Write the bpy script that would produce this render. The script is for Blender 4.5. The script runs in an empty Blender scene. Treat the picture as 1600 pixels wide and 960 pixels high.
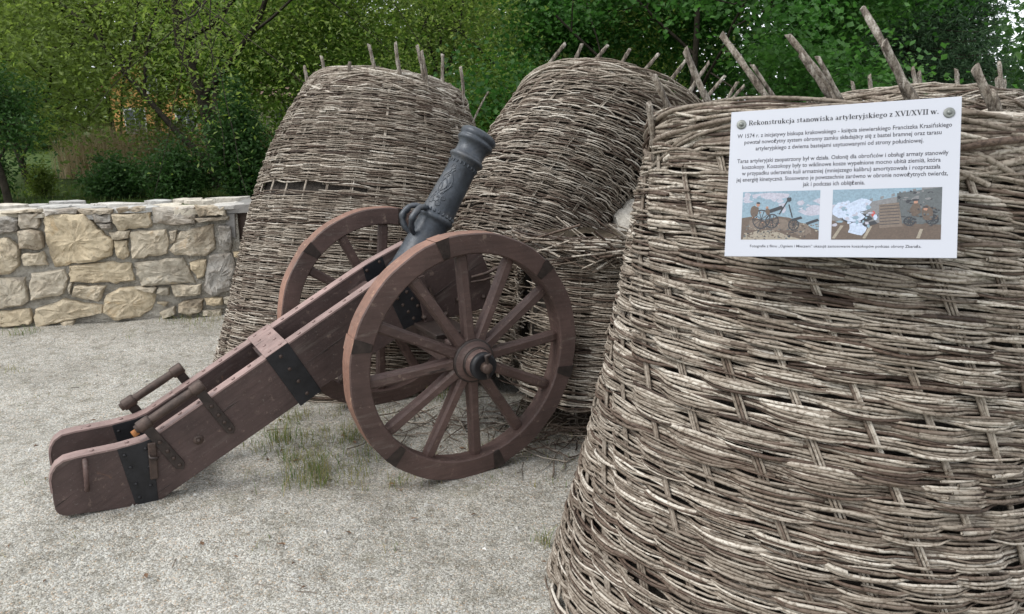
import bpy, bmesh, math, random
import numpy as np
from mathutils import Vector, Matrix, noise as mnoise
random.seed(7); RNG = np.random.default_rng(11)
SC = bpy.context.scene; COL = SC.collection
PI = math.pi; rad = math.radians

# ---------------------------------------------------------------- camera, sky, sun, exposure
CAM_H, PITCH, FPX = 1.57, 0.258453, 1139.2
cam = bpy.data.objects.new('camera', bpy.data.cameras.new('camera')); COL.objects.link(cam)
cam.location = (0, 0, CAM_H); cam.rotation_euler = (PI/2-PITCH, 0, 0)
cam.data.sensor_width = 36; cam.data.lens = 36*FPX/1600
cam.data.clip_start = .05; cam.data.clip_end = 900
SC.camera = cam
SUN_EL, SUN_AZ = rad(50), rad(-118)          # azimuth measured from +Y towards +X
W = bpy.data.worlds.new('World'); SC.world = W; W.use_nodes = True
nt = W.node_tree; nt.nodes.clear()
sky = nt.nodes.new('ShaderNodeTexSky'); sky.sky_type = 'NISHITA'; sky.sun_disc = False
sky.sun_elevation = SUN_EL; sky.sun_rotation = SUN_AZ; sky.dust_density = 3.0; sky.air_density = 1.0
hsv = nt.nodes.new('ShaderNodeHueSaturation'); hsv.inputs['Saturation'].default_value = .42
# thin bright cloud veil over the whole sky
tc = nt.nodes.new('ShaderNodeTexCoord'); cn = nt.nodes.new('ShaderNodeTexNoise')
cn.inputs['Scale'].default_value = 2.2; cn.inputs['Detail'].default_value = 6
cr = nt.nodes.new('ShaderNodeValToRGB'); cr.color_ramp.elements[0].position = .35; cr.color_ramp.elements[1].position = .7
cr.color_ramp.elements[0].color = (.55, .55, .55, 1); cr.color_ramp.elements[1].color = (.95, .95, .95, 1)
mixc = nt.nodes.new('ShaderNodeMixRGB'); mixc.inputs['Color2'].default_value = (9.5, 9.9, 10.4, 1)
bg = nt.nodes.new('ShaderNodeBackground'); bg.inputs['Strength'].default_value = .13
wo = nt.nodes.new('ShaderNodeOutputWorld')
nt.links.new(sky.outputs[0], hsv.inputs['Color']); nt.links.new(hsv.outputs[0], mixc.inputs['Color1'])
nt.links.new(tc.outputs['Generated'], cn.inputs['Vector']); nt.links.new(cn.outputs['Fac'], cr.inputs['Fac'])
nt.links.new(cr.outputs['Color'], mixc.inputs['Fac'])
nt.links.new(mixc.outputs[0], bg.inputs['Color']); nt.links.new(bg.outputs[0], wo.inputs['Surface'])
sl = bpy.data.lights.new('sun', 'SUN'); sl.energy = 1.45; sl.angle = rad(20); sl.color = (1, .96, .9)
sun = bpy.data.objects.new('sun', sl); COL.objects.link(sun)
sd = Vector((math.sin(SUN_AZ)*math.cos(SUN_EL), math.cos(SUN_AZ)*math.cos(SUN_EL), math.sin(SUN_EL)))
sun.rotation_euler = sd.to_track_quat('Z', 'Y').to_euler(); sun.location = (0, 0, 30)
SC.view_settings.view_transform = 'Standard'; SC.view_settings.look = 'None'
SC.view_settings.gamma = 1; SC.view_settings.use_curve_mapping = False
SC.view_settings.exposure = 0.54

# ---------------------------------------------------------------- measuring helpers (photo ray -> place)
CP, SP = math.cos(PITCH), math.sin(PITCH)
def ray(X, Y):
    u, v = (X-800)/FPX, (480-Y)/FPX
    return np.array([u, CP+v*SP, -SP+v*CP])
def at_y(X, Y, y):
    r = ray(X, Y); k = y/r[1]; return np.array([0, 0, CAM_H])+k*r
def at_z(X, Y, z=0.):
    r = ray(X, Y); k = (z-CAM_H)/r[2]; return np.array([0, 0, CAM_H])+k*r
YAW = 0.555046; CX, CY, WR = -0.16736, 2.96631, .5494
FWD = np.array([math.cos(YAW), math.sin(YAW), 0]); AXL = np.array([-math.sin(YAW), math.cos(YAW), 0])
def ground_h(x, y):
    sx, sy = CX-1.42*FWD[0]+.55*AXL[0], CY-1.42*FWD[1]+.55*AXL[1]
    b = .078*np.exp(-((x-sx)**2+(y-sy)**2)/.62)
    return b+.012*np.sin(x*1.7+.4)*np.sin(y*1.3)*np.exp(-((x+.5)**2+(y-2.6)**2)/14.)*0.6

# ---------------------------------------------------------------- object helpers
def tag(o, label=None, cat=None, group=None, kind=None):
    if label: o['label'] = label
    if cat: o['category'] = cat
    if group: o['group'] = group
    if kind: o['kind'] = kind
    return o
def empty(name, loc=(0, 0, 0), rz=0, parent=None):
    o = bpy.data.objects.new(name, None); COL.objects.link(o); o.location = loc; o.rotation_euler = (0, 0, rz)
    o.empty_display_size = .1
    if parent: o.parent = parent
    return o
def link(name, me, mat=None, parent=None, smooth=False):
    if mat is not None and not me.materials: me.materials.append(mat)
    if smooth: me.polygons.foreach_set('use_smooth', [True]*len(me.polygons))
    o = bpy.data.objects.new(name, me); COL.objects.link(o)
    if parent: o.parent = parent
    return o
def np_mesh(name, V, F, smooth=True, attrs=None):
    """V (n,3), F (m,3) or (m,4) int array, attrs {name: per-vertex floats}"""
    me = bpy.data.meshes.new(name); V = np.asarray(V, np.float32); F = np.asarray(F, np.int32)
    k = F.shape[1]
    me.vertices.add(len(V)); me.vertices.foreach_set('co', V.ravel())
    me.loops.add(F.size); me.loops.foreach_set('vertex_index', F.ravel())
    me.polygons.add(len(F)); me.polygons.foreach_set('loop_start', np.arange(0, F.size, k, dtype=np.int32))
    me.update(calc_edges=True)
    me.polygons.foreach_set('use_smooth', np.full(len(F), smooth))
    if attrs:
        for n, a in attrs.items():
            at = me.attributes.new(n, 'FLOAT', 'POINT'); at.data.foreach_set('value', np.asarray(a, np.float32))
    me.validate(); return me
def py_mesh(name, V, F, smooth=False):
    me = bpy.data.meshes.new(name); me.from_pydata([tuple(map(float, v)) for v in V], [], F); me.update()
    if smooth: me.polygons.foreach_set('use_smooth', [True]*len(me.polygons))
    return me
def bm_mesh(name, bm, smooth=False):
    bmesh.ops.recalc_face_normals(bm, faces=bm.faces)
    me = bpy.data.meshes.new(name); bm.to_mesh(me); bm.free()
    if smooth: me.polygons.foreach_set('use_smooth', [True]*len(me.polygons))
    return me
def bevel(bm, w, seg=1):
    es = [e for e in bm.edges if len(e.link_faces) == 2 and e.calc_face_angle(0) > .5]
    bmesh.ops.bevel(bm, geom=es, offset=w, segments=seg, affect='EDGES', clamp_overlap=True)
def prism_bm(poly, b0, b1):
    """side outline poly [(s,z)] in the local XZ plane, from y=b0 to y=b1"""
    bm = bmesh.new(); A = [bm.verts.new((s, b0, z)) for s, z in poly]; B = [bm.verts.new((s, b1, z)) for s, z in poly]
    bm.faces.new(A); bm.faces.new(B[::-1]); n = len(A)
    for i in range(n): bm.faces.new((A[i], B[i], B[(i+1) % n], A[(i+1) % n]))
    bmesh.ops.recalc_face_normals(bm, faces=bm.faces); return bm
def box_bm(sx, sy, sz, M=None):
    bm = bmesh.new(); bmesh.ops.create_cube(bm, size=1); bmesh.ops.scale(bm, vec=(sx, sy, sz), verts=bm.verts)
    if M is not None: bmesh.ops.transform(bm, matrix=M, verts=bm.verts)
    return bm
def lathe(name, prof, axis_o, axis_d, n=32, smooth=True, ref=(0, 0, 1)):
    """prof [(t, r)] along axis_d from axis_o"""
    d = Vector(axis_d).normalized(); u = d.cross(Vector(ref)); 
    if u.length < .01: u = d.cross(Vector((1, 0, 0)))
    u.normalize(); v = d.cross(u); o = Vector(axis_o); V = []; F = []
    for t, r in prof:
        for k in range(n):
            a = 2*PI*k/n; V.append(o+d*t+(u*math.cos(a)+v*math.sin(a))*r)
    for i in range(len(prof)-1):
        for k in range(n):
            F.append((i*n+k, i*n+(k+1) % n, (i+1)*n+(k+1) % n, (i+1)*n+k))
    F.append(tuple(range(n))[::-1]); F.append(tuple((len(prof)-1)*n+k for k in range(n)))
    me = py_mesh(name, V, F); bm = bmesh.new(); bm.from_mesh(me); bmesh.ops.recalc_face_normals(bm, faces=bm.faces); bm.to_mesh(me); bm.free()
    if smooth:
        me.polygons.foreach_set('use_smooth', [len(p.vertices) == 4 for p in me.polygons])
    return me
def tube_np(P, R, k=6, closed=False, flat=None):
    """P (n,3), R (n,) -> V,F with generic frames"""
    P = np.asarray(P, float); n = len(P); R = np.broadcast_to(np.asarray(R, float), (n,))
    T = np.gradient(P, axis=0); T /= np.linalg.norm(T, axis=1)[:, None]+1e-9
    ref = np.array([0, 0, 1.]) if abs(T[:, 2]).mean() < .8 else np.array([1., 0, 0])
    U = np.cross(T, ref); U /= np.linalg.norm(U, axis=1)[:, None]+1e-9; B = np.cross(T, U)
    a = np.arange(k)*2*PI/k
    V = P[:, None]+R[:, None, None]*(np.cos(a)[None, :, None]*U[:, None]+np.sin(a)[None, :, None]*B[:, None])
    i = np.arange(n-1)[:, None]*k; j = np.arange(k)[None]; j2 = (j+1) % k
    F = np.stack([i+j, i+j2, i+k+j2, i+k+j], -1).reshape(-1, 4)
    return V.reshape(-1, 3), F
def cap_faces(n, k):                         # flat quads closing k-gon ends (k 4..6) as quads
    out = []
    for base in (0, (n-1)*k):
        r = [base+q for q in range(k)]
        if k == 4: out.append(r)
        elif k == 5: out += [[r[0], r[1], r[2], r[3]], [r[0], r[3], r[4], r[0]]]
        else: out += [[r[0], r[1], r[2], r[3]], [r[0], r[3], r[4], r[5]]]
    return [f for f in out if len(set(f)) == 4]
def join_parts(parts):
    V = []; F = []; o = 0
    for v, f in parts: V.append(v); F.append(np.asarray(f)+o); o += len(v)
    return np.vstack(V), np.vstack(F)

# ---------------------------------------------------------------- materials
def N(t, typ, **kw):
    n = t.nodes.new(typ)
    for k, v in kw.items(): setattr(n, k, v)
    return n
def newmat(name):
    m = bpy.data.materials.new(name); m.use_nodes = True; t = m.node_tree
    return m, t, t.nodes['Principled BSDF']
def ramp(t, src, stops, interp='LINEAR'):
    r = N(t, 'ShaderNodeValToRGB'); r.color_ramp.interpolation = interp; e = r.color_ramp.elements
    while len(e) < len(stops): e.new(.5)
    for el, (p, c) in zip(e, stops): el.position = p; el.color = (*c, 1) if len(c) == 3 else c
    t.links.new(src, r.inputs['Fac']); return r.outputs['Color']
def noise(t, scale, detail=4, rough=.55, vec=None, obj=True, dist=0):
    n = N(t, 'ShaderNodeTexNoise'); n.inputs['Scale'].default_value = scale; n.inputs['Detail'].default_value = detail
    n.inputs['Roughness'].default_value = rough; n.inputs['Distortion'].default_value = dist
    if vec is None: vec = N(t, 'ShaderNodeTexCoord').outputs['Object']
    t.links.new(vec, n.inputs['Vector']); return n.outputs['Fac']
def mapped(t, scale):
    tc = N(t, 'ShaderNodeTexCoord'); m = N(t, 'ShaderNodeMapping'); m.inputs['Scale'].default_value = scale
    t.links.new(tc.outputs['Object'], m.inputs['Vector']); return m.outputs['Vector']
def mix(t, a, b, f, mode='MIX'):
    m = N(t, 'ShaderNodeMixRGB', blend_type=mode)
    for s, v in (('Color1', a), ('Color2', b), ('Fac', f)):
        if isinstance(v, (int, float)): m.inputs[s].default_value = v if s == 'Fac' else (v, v, v, 1)
        elif isinstance(v, tuple): m.inputs[s].default_value = (*v, 1)
        else: t.links.new(v, m.inputs[s])
    return m.outputs['Color']
def bump(t, p, h, strength=.4, dist=.01):
    b = N(t, 'ShaderNodeBump'); b.inputs['Strength'].default_value = strength; b.inputs['Distance'].default_value = dist
    t.links.new(h, b.inputs['Height']); t.links.new(b.outputs['Normal'], p.inputs['Normal'])
def attr(t, name):
    a = N(t, 'ShaderNodeAttribute'); a.attribute_name = name; return a.outputs['Fac']

def mat_willow(name, gain=1.0):
    m, t, p = newmat(name)
    g = gain
    c = ramp(t, attr(t, 'tint'), [(0, (.055*g, .036*g, .026*g)), (.2, (.115*g, .080*g, .060*g)), (.45, (.21*g, .178*g, .143*g)), (.75, (.36*g, .32*g, .268*g)), (1, (.56*g, .52*g, .455*g))])
    n1 = noise(t, 9, 5, .7); n2 = noise(t, 90, 3, .6)
    c = mix(t, c, ramp(t, n1, [(.3, (.5, .42, .36)), (.6, (1, 1, 1))]), .75, 'MULTIPLY')
    c = mix(t, c, ramp(t, n2, [(.36, (.36, .31, .27)), (.5, (1, 1, 1)), (.8, (1.2, 1.2, 1.2))]), .8, 'MULTIPLY')
    t.links.new(c, p.inputs['Base Color']); p.inputs['Roughness'].default_value = .62
    p.inputs['Specular IOR Level'].default_value = .35
    bump(t, p, n2, .6, .004); return m
M_WIL = mat_willow('willow_bark'); 
def mat_pole():
    m, t, p = newmat('weathered_pole')
    c = ramp(t, noise(t, 1, 8, .72, mapped(t, (60, 60, 9))), [(.30, (.035, .026, .020)), (.44, (.15, .125, .10)), (.56, (.36, .33, .285)), (.72, (.58, .555, .51))])
    c = mix(t, c, ramp(t, noise(t, 140, 3, .7), [(.38, (.35, .30, .26)), (.55, (1, 1, 1))]), .8, 'MULTIPLY')
    c = mix(t, c, ramp(t, noise(t, 14, 4, .6), [(.35, (.55, .47, .40)), (.6, (1, 1, 1))]), .8, 'MULTIPLY')
    t.links.new(c, p.inputs['Base Color']); p.inputs['Roughness'].default_value = .8
    bump(t, p, noise(t, 1, 6, .7, mapped(t, (220, 220, 16))), .9, .006); return m
M_POLE = mat_pole()
def mat_simple(name, col, rough=.6, metal=0, spec=.5, var=.35, scale=14, bs=.2, bd=.004, fine=70):
    m, t, p = newmat(name)
    n = noise(t, scale, 6, .6); n2 = noise(t, fine, 4, .6)
    lo = tuple(x*(1-var) for x in col); hi = tuple(min(1, x*(1+var)) for x in col)
    c = ramp(t, n, [(.3, lo), (.7, hi)])
    t.links.new(c, p.inputs['Base Color']); p.inputs['Roughness'].default_value = rough; p.inputs['Metallic'].default_value = metal
    p.inputs['Specular IOR Level'].default_value = spec
    bump(t, p, n2, bs, bd); return m
def mat_paint(name, base, worn=(.20, .145, .115), dust=(.30, .27, .23), amt=.5, tilt=28):
    """oil painted wood: broad tonal drift, grain along the boards, cracks, chips, scuffs and dusty streaks"""
    m, t, p = newmat(name)
    tcn = N(t, 'ShaderNodeTexCoord').outputs['Object']; ro = N(t, 'ShaderNodeMapping'); ro.inputs['Rotation'].default_value = (0, rad(tilt), 0); t.links.new(tcn, ro.inputs['Vector'])
    def stretched(v):
        mp = N(t, 'ShaderNodeMapping'); mp.inputs['Scale'].default_value = v; t.links.new(ro.outputs['Vector'], mp.inputs['Vector']); return mp.outputs['Vector']
    def mask(src, a, b, k): return mix(t, 0.0, ramp(t, src, [(a, (0, 0, 0)), (b, (1, 1, 1))]), k)
    big = noise(t, 3.2, 6, .65); grain = noise(t, 1, 8, .68, stretched((5, 70, 70))); chips = noise(t, 24, 9, .74)
    c = ramp(t, big, [(.3, tuple(x*.66 for x in base)), (.5, base), (.72, tuple(x*1.45 for x in base))])
    c = mix(t, c, ramp(t, grain, [(.33, (.62, .60, .59)), (.52, (1, 1, 1)), (.7, (1.2, 1.18, 1.16))]), .55, 'MULTIPLY')
    c = mix(t, c, worn, mask(chips, .59, .64, amt))
    c = mix(t, c, dust, mask(noise(t, 1, 7, .7, stretched((3, 22, 22))), .58, .78, amt*.55))
    c = mix(t, c, dust, mask(noise(t, 95, 3, .6), .63, .74, .25))
    c = mix(t, c, (.022, .015, .013), mask(noise(t, 6, 9, .78), .60, .70, .65))
    crack = noise(t, 1, 4, .6, stretched((2.2, 48, 48)))
    c = mix(t, c, (.018, .012, .010), mask(crack, .685, .70, .8))
    c = mix(t, c, (.16, .085, .05), mask(noise(t, 9, 7, .7, dist=1.5), .66, .72, .5))
    t.links.new(c, p.inputs['Base Color'])
    t.links.new(ramp(t, chips, [(.3, (.36,)*3), (.6, (.72,)*3)]), p.inputs['Roughness'])
    p.inputs['Specular IOR Level'].default_value = .4
    bump(t, p, mix(t, mix(t, grain, chips, .45), mask(crack, .67, .70, 1.0), .35), .6, .006); return m
M_PAINT = mat_paint('red_brown_paint', (.062, .040, .036))
M_PAINT2 = mat_paint('wheel_paint', (.082, .051, .044), amt=.7, tilt=0)
M_TREAD = mat_paint('worn_tread', (.20, .108, .078), worn=(.34, .22, .15), amt=.8)
M_TOP = mat_paint('top_strip_sky_sheen', (.24, .165, .15), worn=(.36, .30, .27), amt=.6)  # pale base colour includes the sky's reflection on the top edges
M_BLACK = mat_simple('black_painted_iron', (.011, .011, .013), .5, .0, .4, .5, 20, .35, .003)
M_IRON = mat_simple('rusty_dark_iron', (.060, .040, .032), .6, .3, .5, .5, 25, .5, .003)
M_CLAMP = mat_simple('clamp_iron', (.030, .021, .018), .5, .2, .5, .5, 25, .4, .003)
M_ENDW = mat_simple('raw_wood_end', (.30, .13, .05), .8, 0, .2, .35, 30)
def mat_gun():
    m, t, p = newmat('gunmetal')
    a = noise(t, 7, 7, .7); b = noise(t, 60, 5, .7)
    c = ramp(t, a, [(.3, (.028, .031, .036)), (.50, (.046, .054, .066)), (.64, (.085, .088, .094)), (.74, (.11, .075, .055))])
    c = mix(t, c, ramp(t, b, [(.35, (.6, .6, .6)), (.65, (1.2, 1.2, 1.2))]), .6, 'MULTIPLY')
    t.links.new(c, p.inputs['Base Color']); p.inputs['Metallic'].default_value = .35
    t.links.new(ramp(t, a, [(.3, (.34,)*3), (.7, (.52,)*3)]), p.inputs['Roughness'])
    bump(t, p, mix(t, a, b, .5), .45, .006); return m
M_GUN = mat_gun()
def mat_stone(name, stops, b=.9):
    m, t, p = newmat(name)
    oi = N(t, 'ShaderNodeObjectInfo').outputs['Random']
    tcn = N(t, 'ShaderNodeTexCoord').outputs['Object']
    vadd = N(t, 'ShaderNodeVectorMath', operation='ADD'); cmb = N(t, 'ShaderNodeCombineXYZ')
    mm = N(t, 'ShaderNodeMath', operation='MULTIPLY'); mm.inputs[1].default_value = 37.; t.links.new(oi, mm.inputs[0])
    for i in range(3): t.links.new(mm.outputs[0], cmb.inputs[i])
    t.links.new(tcn, vadd.inputs[0]); t.links.new(cmb.outputs[0], vadd.inputs[1]); vec = vadd.outputs[0]
    big = noise(t, 5, 7, .65, vec, dist=.6); fine = noise(t, 34, 8, .72, vec); veins = noise(t, 13, 9, .75, vec, dist=1.4)
    c = ramp(t, big, stops)
    tone = ramp(t, oi, [(0, (.74, .76, .80)), (.35, (1.0, 1.0, 1.02)), (.65, (1.03, .97, .87)), (1, (1.10, 1.02, .88))])
    c = mix(t, c, tone, .9, 'MULTIPLY')
    c = mix(t, c, ramp(t, fine, [(.3, (.48, .45, .42)), (.48, (.95, .95, .95)), (.75, (1.15, 1.15, 1.15))]), .75, 'MULTIPLY')
    c = mix(t, c, (.045, .04, .034), mix(t, ramp(t, veins, [(.62, (0, 0, 0)), (.70, (1, 1, 1))]), 0.0, .35, 'MIX'))
    c = mix(t, c, (.06, .052, .040), mix(t, 0.0, ramp(t, veins, [(.56, (0, 0, 0)), (.66, (1, 1, 1))]), .55))
    t.links.new(c, p.inputs['Base Color']); p.inputs['Roughness'].default_value = .92; p.inputs['Specular IOR Level'].default_value = .2
    bump(t, p, mix(t, big, fine, .6), b, .025); return m
M_STONE = mat_stone('ochre_limestone', [(.25, (.27, .235, .195)), (.42, (.46, .40, .305)), (.58, (.56, .50, .395)), (.75, (.52, .39, .24))])
M_STONE_G = mat_stone('grey_limestone', [(.25, (.14, .125, .11)), (.45, (.33, .29, .24)), (.6, (.48, .45, .40)), (.75, (.40, .30, .20))])
M_SLAB = mat_stone('pale_slab', [(.25, (.30, .29, .28)), (.45, (.46, .44, .40)), (.65, (.60, .58, .53))], .6)
M_MORTAR = mat_simple('lime_mortar', (.36, .335, .29), .95, 0, .1, .38, 12, 1.0, .03, 45)
def mat_leaf(name, a, b, c, trans=.35):
    m = bpy.data.materials.new(name); m.use_nodes = True; t = m.node_tree; t.nodes.clear()
    cc = ramp(t, attr(t, 'tint'), [(0, a), (.5, b), (1, c)])
    d = N(t, 'ShaderNodeBsdfPrincipled'); d.inputs['Roughness'].default_value = .55; d.inputs['Specular IOR Level'].default_value = .3
    tr = N(t, 'ShaderNodeBsdfTranslucent'); mx = N(t, 'ShaderNodeMixShader'); mx.inputs[0].default_value = trans
    hs = N(t, 'ShaderNodeHueSaturation'); hs.inputs['Value'].default_value = 1.6; hs.inputs['Saturation'].default_value = 1.1
    t.links.new(cc, hs.inputs['Color']); t.links.new(cc, d.inputs['Base Color']); t.links.new(hs.outputs[0], tr.inputs['Color'])
    t.links.new(d.outputs[0], mx.inputs[1]); t.links.new(tr.outputs[0], mx.inputs[2])
    o = N(t, 'ShaderNodeOutputMaterial'); t.links.new(mx.outputs[0], o.inputs['Surface']); return m
M_LWIL = mat_leaf('leaf_willow', (.10, .14, .034), (.155, .21, .05), (.23, .29, .085), .5)
M_LBRI = mat_leaf('leaf_bright', (.085, .15, .032), (.135, .225, .046), (.21, .31, .075), .5)
M_LYEL = mat_leaf('leaf_yellow_green', (.11, .155, .04), (.17, .23, .06), (.25, .31, .10), .5)
M_LMAP = mat_leaf('leaf_maple', (.028, .080, .020), (.055, .14, .032), (.10, .21, .05), .42)
M_LDRK = mat_leaf('leaf_dark', (.022, .056, .016), (.042, .095, .026), (.075, .145, .036), .35)
M_LCON = mat_leaf('needle_dark', (.026, .056, .028), (.046, .092, .042), (.075, .135, .058), .3)
M_GRASS = mat_leaf('grass_blades', (.06, .09, .02), (.10, .16, .035), (.26, .22, .10), .3)
M_REED = mat_leaf('dry_reed', (.27, .21, .125), (.42, .34, .22), (.55, .46, .33), .3)
M_BARK = mat_simple('dark_bark', (.045, .038, .030), .9, 0, .1, .45, 6, .8, .03, 18)

# ---------------------------------------------------------------- ground
def mat_gravel():
    m, t, p = newmat('pale_gravel')
    tcn = N(t, 'ShaderNodeTexCoord').outputs['Object']
    v1 = N(t, 'ShaderNodeTexVoronoi'); v1.inputs['Scale'].default_value = 210; t.links.new(tcn, v1.inputs['Vector'])
    v2 = N(t, 'ShaderNodeTexVoronoi'); v2.inputs['Scale'].default_value = 95; t.links.new(tcn, v2.inputs['Vector'])
    s1 = N(t, 'ShaderNodeSeparateColor'); t.links.new(v1.outputs['Color'], s1.inputs[0])
    s2 = N(t, 'ShaderNodeSeparateColor'); t.links.new(v2.outputs['Color'], s2.inputs[0])
    c1 = ramp(t, s1.outputs[0], [(0, (.21, .198, .17)), (.28, (.33, .31, .275)), (.6, (.42, .41, .378)), (.9, (.57, .56, .53)), (1, (.42, .30, .20))])
    c2 = ramp(t, s2.outputs[1], [(0, (.62, .62, .62)), (.5, (1, 1, 1)), (1, (1.18, 1.17, 1.15))])
    c = mix(t, c1, c2, .7, 'MULTIPLY')
    c = mix(t, c, ramp(t, noise(t, 1.3, 6, .6), [(.32, (.66, .65, .62)), (.5, (.84, .84, .82)), (.65, (.94, .93, .91))]), .9, 'MULTIPLY')
    c = mix(t, c, ramp(t, noise(t, 11, 5, .7), [(.36, (.62, .60, .56)), (.52, (1, 1, 1))]), .8, 'MULTIPLY')
    # mossy / soil stained patches
    so = noise(t, 2.4, 6, .7)
    c = mix(t, c, (.17, .16, .10), mix(t, ramp(t, so, [(.58, (0, 0, 0)), (.72, (1, 1, 1))]), 0.0, .45, 'MIX'))
    t.links.new(c, p.inputs['Base Color']); p.inputs['Roughness'].default_value = .95; p.inputs['Specular IOR Level'].default_value = .15
    hh = mix(t, v1.outputs['Distance'], v2.outputs['Distance'], .5); bump(t, p, hh, .9, -.006); return m
M_GRAVEL = mat_gravel()
M_FIELD = mat_simple('meadow_soil', (.055, .085, .025), .95, 0, .1, .4, 1.5, .6, .05, 12)
M_CHIP = mat_leaf('stone_chip', (.18, .17, .15), (.38, .372, .345), (.56, .55, .52), 0)
M_SOIL_SHADE = mat_simple('soil_and_shade', (.06, .048, .034), .95, 0, .1, .5, 8, .9, .03, 60)  # soil inside the gabions; also colours in the shade under the low one

def grid_sheet(xs, ys, zf):
    X, Y = np.meshgrid(xs, ys); Z = zf(X, Y); V = np.stack([X, Y, Z], -1).reshape(-1, 3)
    nx, ny = len(xs), len(ys); i = (np.arange(ny-1)[:, None]*nx+np.arange(nx-1)[None]).ravel()
    return V, np.stack([i, i+1, i+nx+1, i+nx], -1)
V, F = grid_sheet(np.array([-500, -200, -80, -30, -12, 0, 12, 30, 80, 200, 500.]), np.array([-300, -80, -20, 0, 6, 12, 20, 40, 100, 300, 600.]), lambda X, Y: X*0-.03)
tag(link('ground', np_mesh('ground', V, F), M_FIELD), kind='structure')
def grav_z(X, Y):
    Z = ground_h(X, Y); n = np.zeros_like(Z)
    for a, b, c, d in ((9, 5, 0, 1), (-4, 11, 1, 2), (17, -13, 2, .6), (23, 19, 3, .5), (41, -37, 1, .3), (-53, 47, 2, .25)): n += d*np.sin(a*X+b*Y+c)
    
    for a, b, c, d in ((2.9, 3.7, 1, 1), (-4.3, 2.1, 2, 1), (5.9, -5.1, .3, .7)): n += 2.2*d*np.sin(a*X+b*Y+c)*np.sin(b*X*1.3-a*Y+c)
    return Z+.0020*n
WALL_A = np.array([-3.90, 5.33]); WALL_B = np.array([-2.33, 5.70]); WD = (WALL_B-WALL_A)/np.linalg.norm(WALL_B-WALL_A); WN = np.array([-WD[1], WD[0]])
xs = np.concatenate([np.linspace(-9, -3, 40)[:-1], np.linspace(-3, 2, 150), np.linspace(2, 8, 40)[1:]])
ys = np.linspace(-2, 1.2, 20)[:-1]; ys = np.concatenate([ys, np.linspace(1.2, 6.2, 140), np.linspace(6.2, 9, 12)[1:]])
def clipz(X, Y):
    beyond = (X-WALL_A[0])*WN[0]+(Y-WALL_A[1])*WN[1]
    return np.where(beyond > .35, -.06, grav_z(X, Y))
V, F = grid_sheet(xs, ys, clipz)
tag(link('gravel_yard', np_mesh('gravel_yard', V, F), M_GRAVEL), kind='structure')
# real stone chips lying on the gravel
def chips(n, seed):
    r = np.random.default_rng(seed)
    d = 1.0+5.6*r.random(n)**1.9; a = (r.random(n)-.5)*rad(86)
    x = d*np.sin(a); y = 1.15+(d-1)*np.cos(a)*.98
    k = (x-WALL_A[0])*WN[0]+(y-WALL_A[1])*WN[1] < -.02
    x, y = x[k], y[k]; n = len(x)
    s = (.0015+.0030*r.random(n)**2.6+.009*(r.random(n) > .992)*r.random(n))*(1+.12*d[k])
    base = np.array([[1, 0, 0], [-.5, .87, 0], [-.5, -.87, 0], [.1, .1, .9]])
    ang = r.random(n)*6.28; c, sn = np.cos(ang), np.sin(ang)
    B = base[None]*(.6+.8*r.random((n, 4, 3)))
    Vx = B[..., 0]*c[:, None]-B[..., 1]*sn[:, None]; Vy = B[..., 0]*sn[:, None]+B[..., 1]*c[:, None]
    z = grav_z(x, y)-.0006
    V = np.stack([x[:, None]+Vx*s[:, None], y[:, None]+Vy*s[:, None], z[:, None]+B[..., 2]*s[:, None]*.8], -1).reshape(-1, 3)
    f = np.array([[0, 1, 3], [1, 2, 3], [2, 0, 3]]); F = (np.arange(n)[:, None, None]*4+f[None]).reshape(-1, 3)
    return np_mesh('chips', V, F, False, {'tint': np.repeat(np.clip(r.normal(.5, .25, n), 0, 1), 4)})
tag(link('gravel_chips', chips(70000, 3), M_CHIP), 'loose pale stone chips covering the gravel yard', 'gravel', kind='stuff')

# ---------------------------------------------------------------- woven gabions
class Basket:
    def __init__(s, X, Y, tilt, az, L, rs, bend=0, twist=0, dent=None, ncol=28):
        s.X, s.Y, s.L, s.bend, s.twist, s.dent, s.nc = X, Y, L, bend, twist, dent, ncol
        s.k = np.array([math.sin(tilt)*math.sin(az), math.sin(tilt)*math.cos(az), math.cos(tilt)])
        e1 = np.cross([0, 1, 0], s.k); s.e1 = e1/np.linalg.norm(e1); s.e2 = np.cross(s.k, s.e1)
        s.co = np.polyfit([0, .33, .67, 1], rs, 3); s.z0 = 0; s.ax = s.k*L
    def r(s, t): return np.polyval(s.co, np.clip(t, -.13, 1.05))
    def cen(s, t):
        t = np.asarray(t, float)
        c = np.array([s.X, s.Y, s.z0])+t[..., None]*s.ax; c[..., 0] += s.bend*4*t*(1-t); return c
    def P(s, t, ph, rho=0.):
        """surface point: t height fraction, ph azimuth, rho offset outwards"""
        t, ph, rho = np.broadcast_arrays(np.asarray(t, float), np.asarray(ph, float), np.asarray(rho, float))
        d = np.cos(ph)[..., None]*s.e1+np.sin(ph)[..., None]*s.e2
        c = s.cen(t); p = c+(s.r(t)+rho)[..., None]*d
        if s.dent is not None:                     # pressed in where it leans against its neighbour
            b = s.dent; tb = np.clip((p[..., 2]-b.z0)/b.ax[2], 0, 1); cb = b.cen(tb); v = p-cb; v[..., 2] = 0
            dist = np.linalg.norm(v, axis=-1); rr = b.r(tb)*1.06+.05-rho
            push = np.clip(rr-dist, 0, None)[..., None]; w = c-p; w[..., 2] = 0; w /= np.linalg.norm(w, axis=-1)[..., None]+1e-6
            p = p+w*push*1.25
        return p
    def stake_ph(s, i, t): return 2*PI*i/s.nc+s.twist*np.asarray(t)

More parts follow.
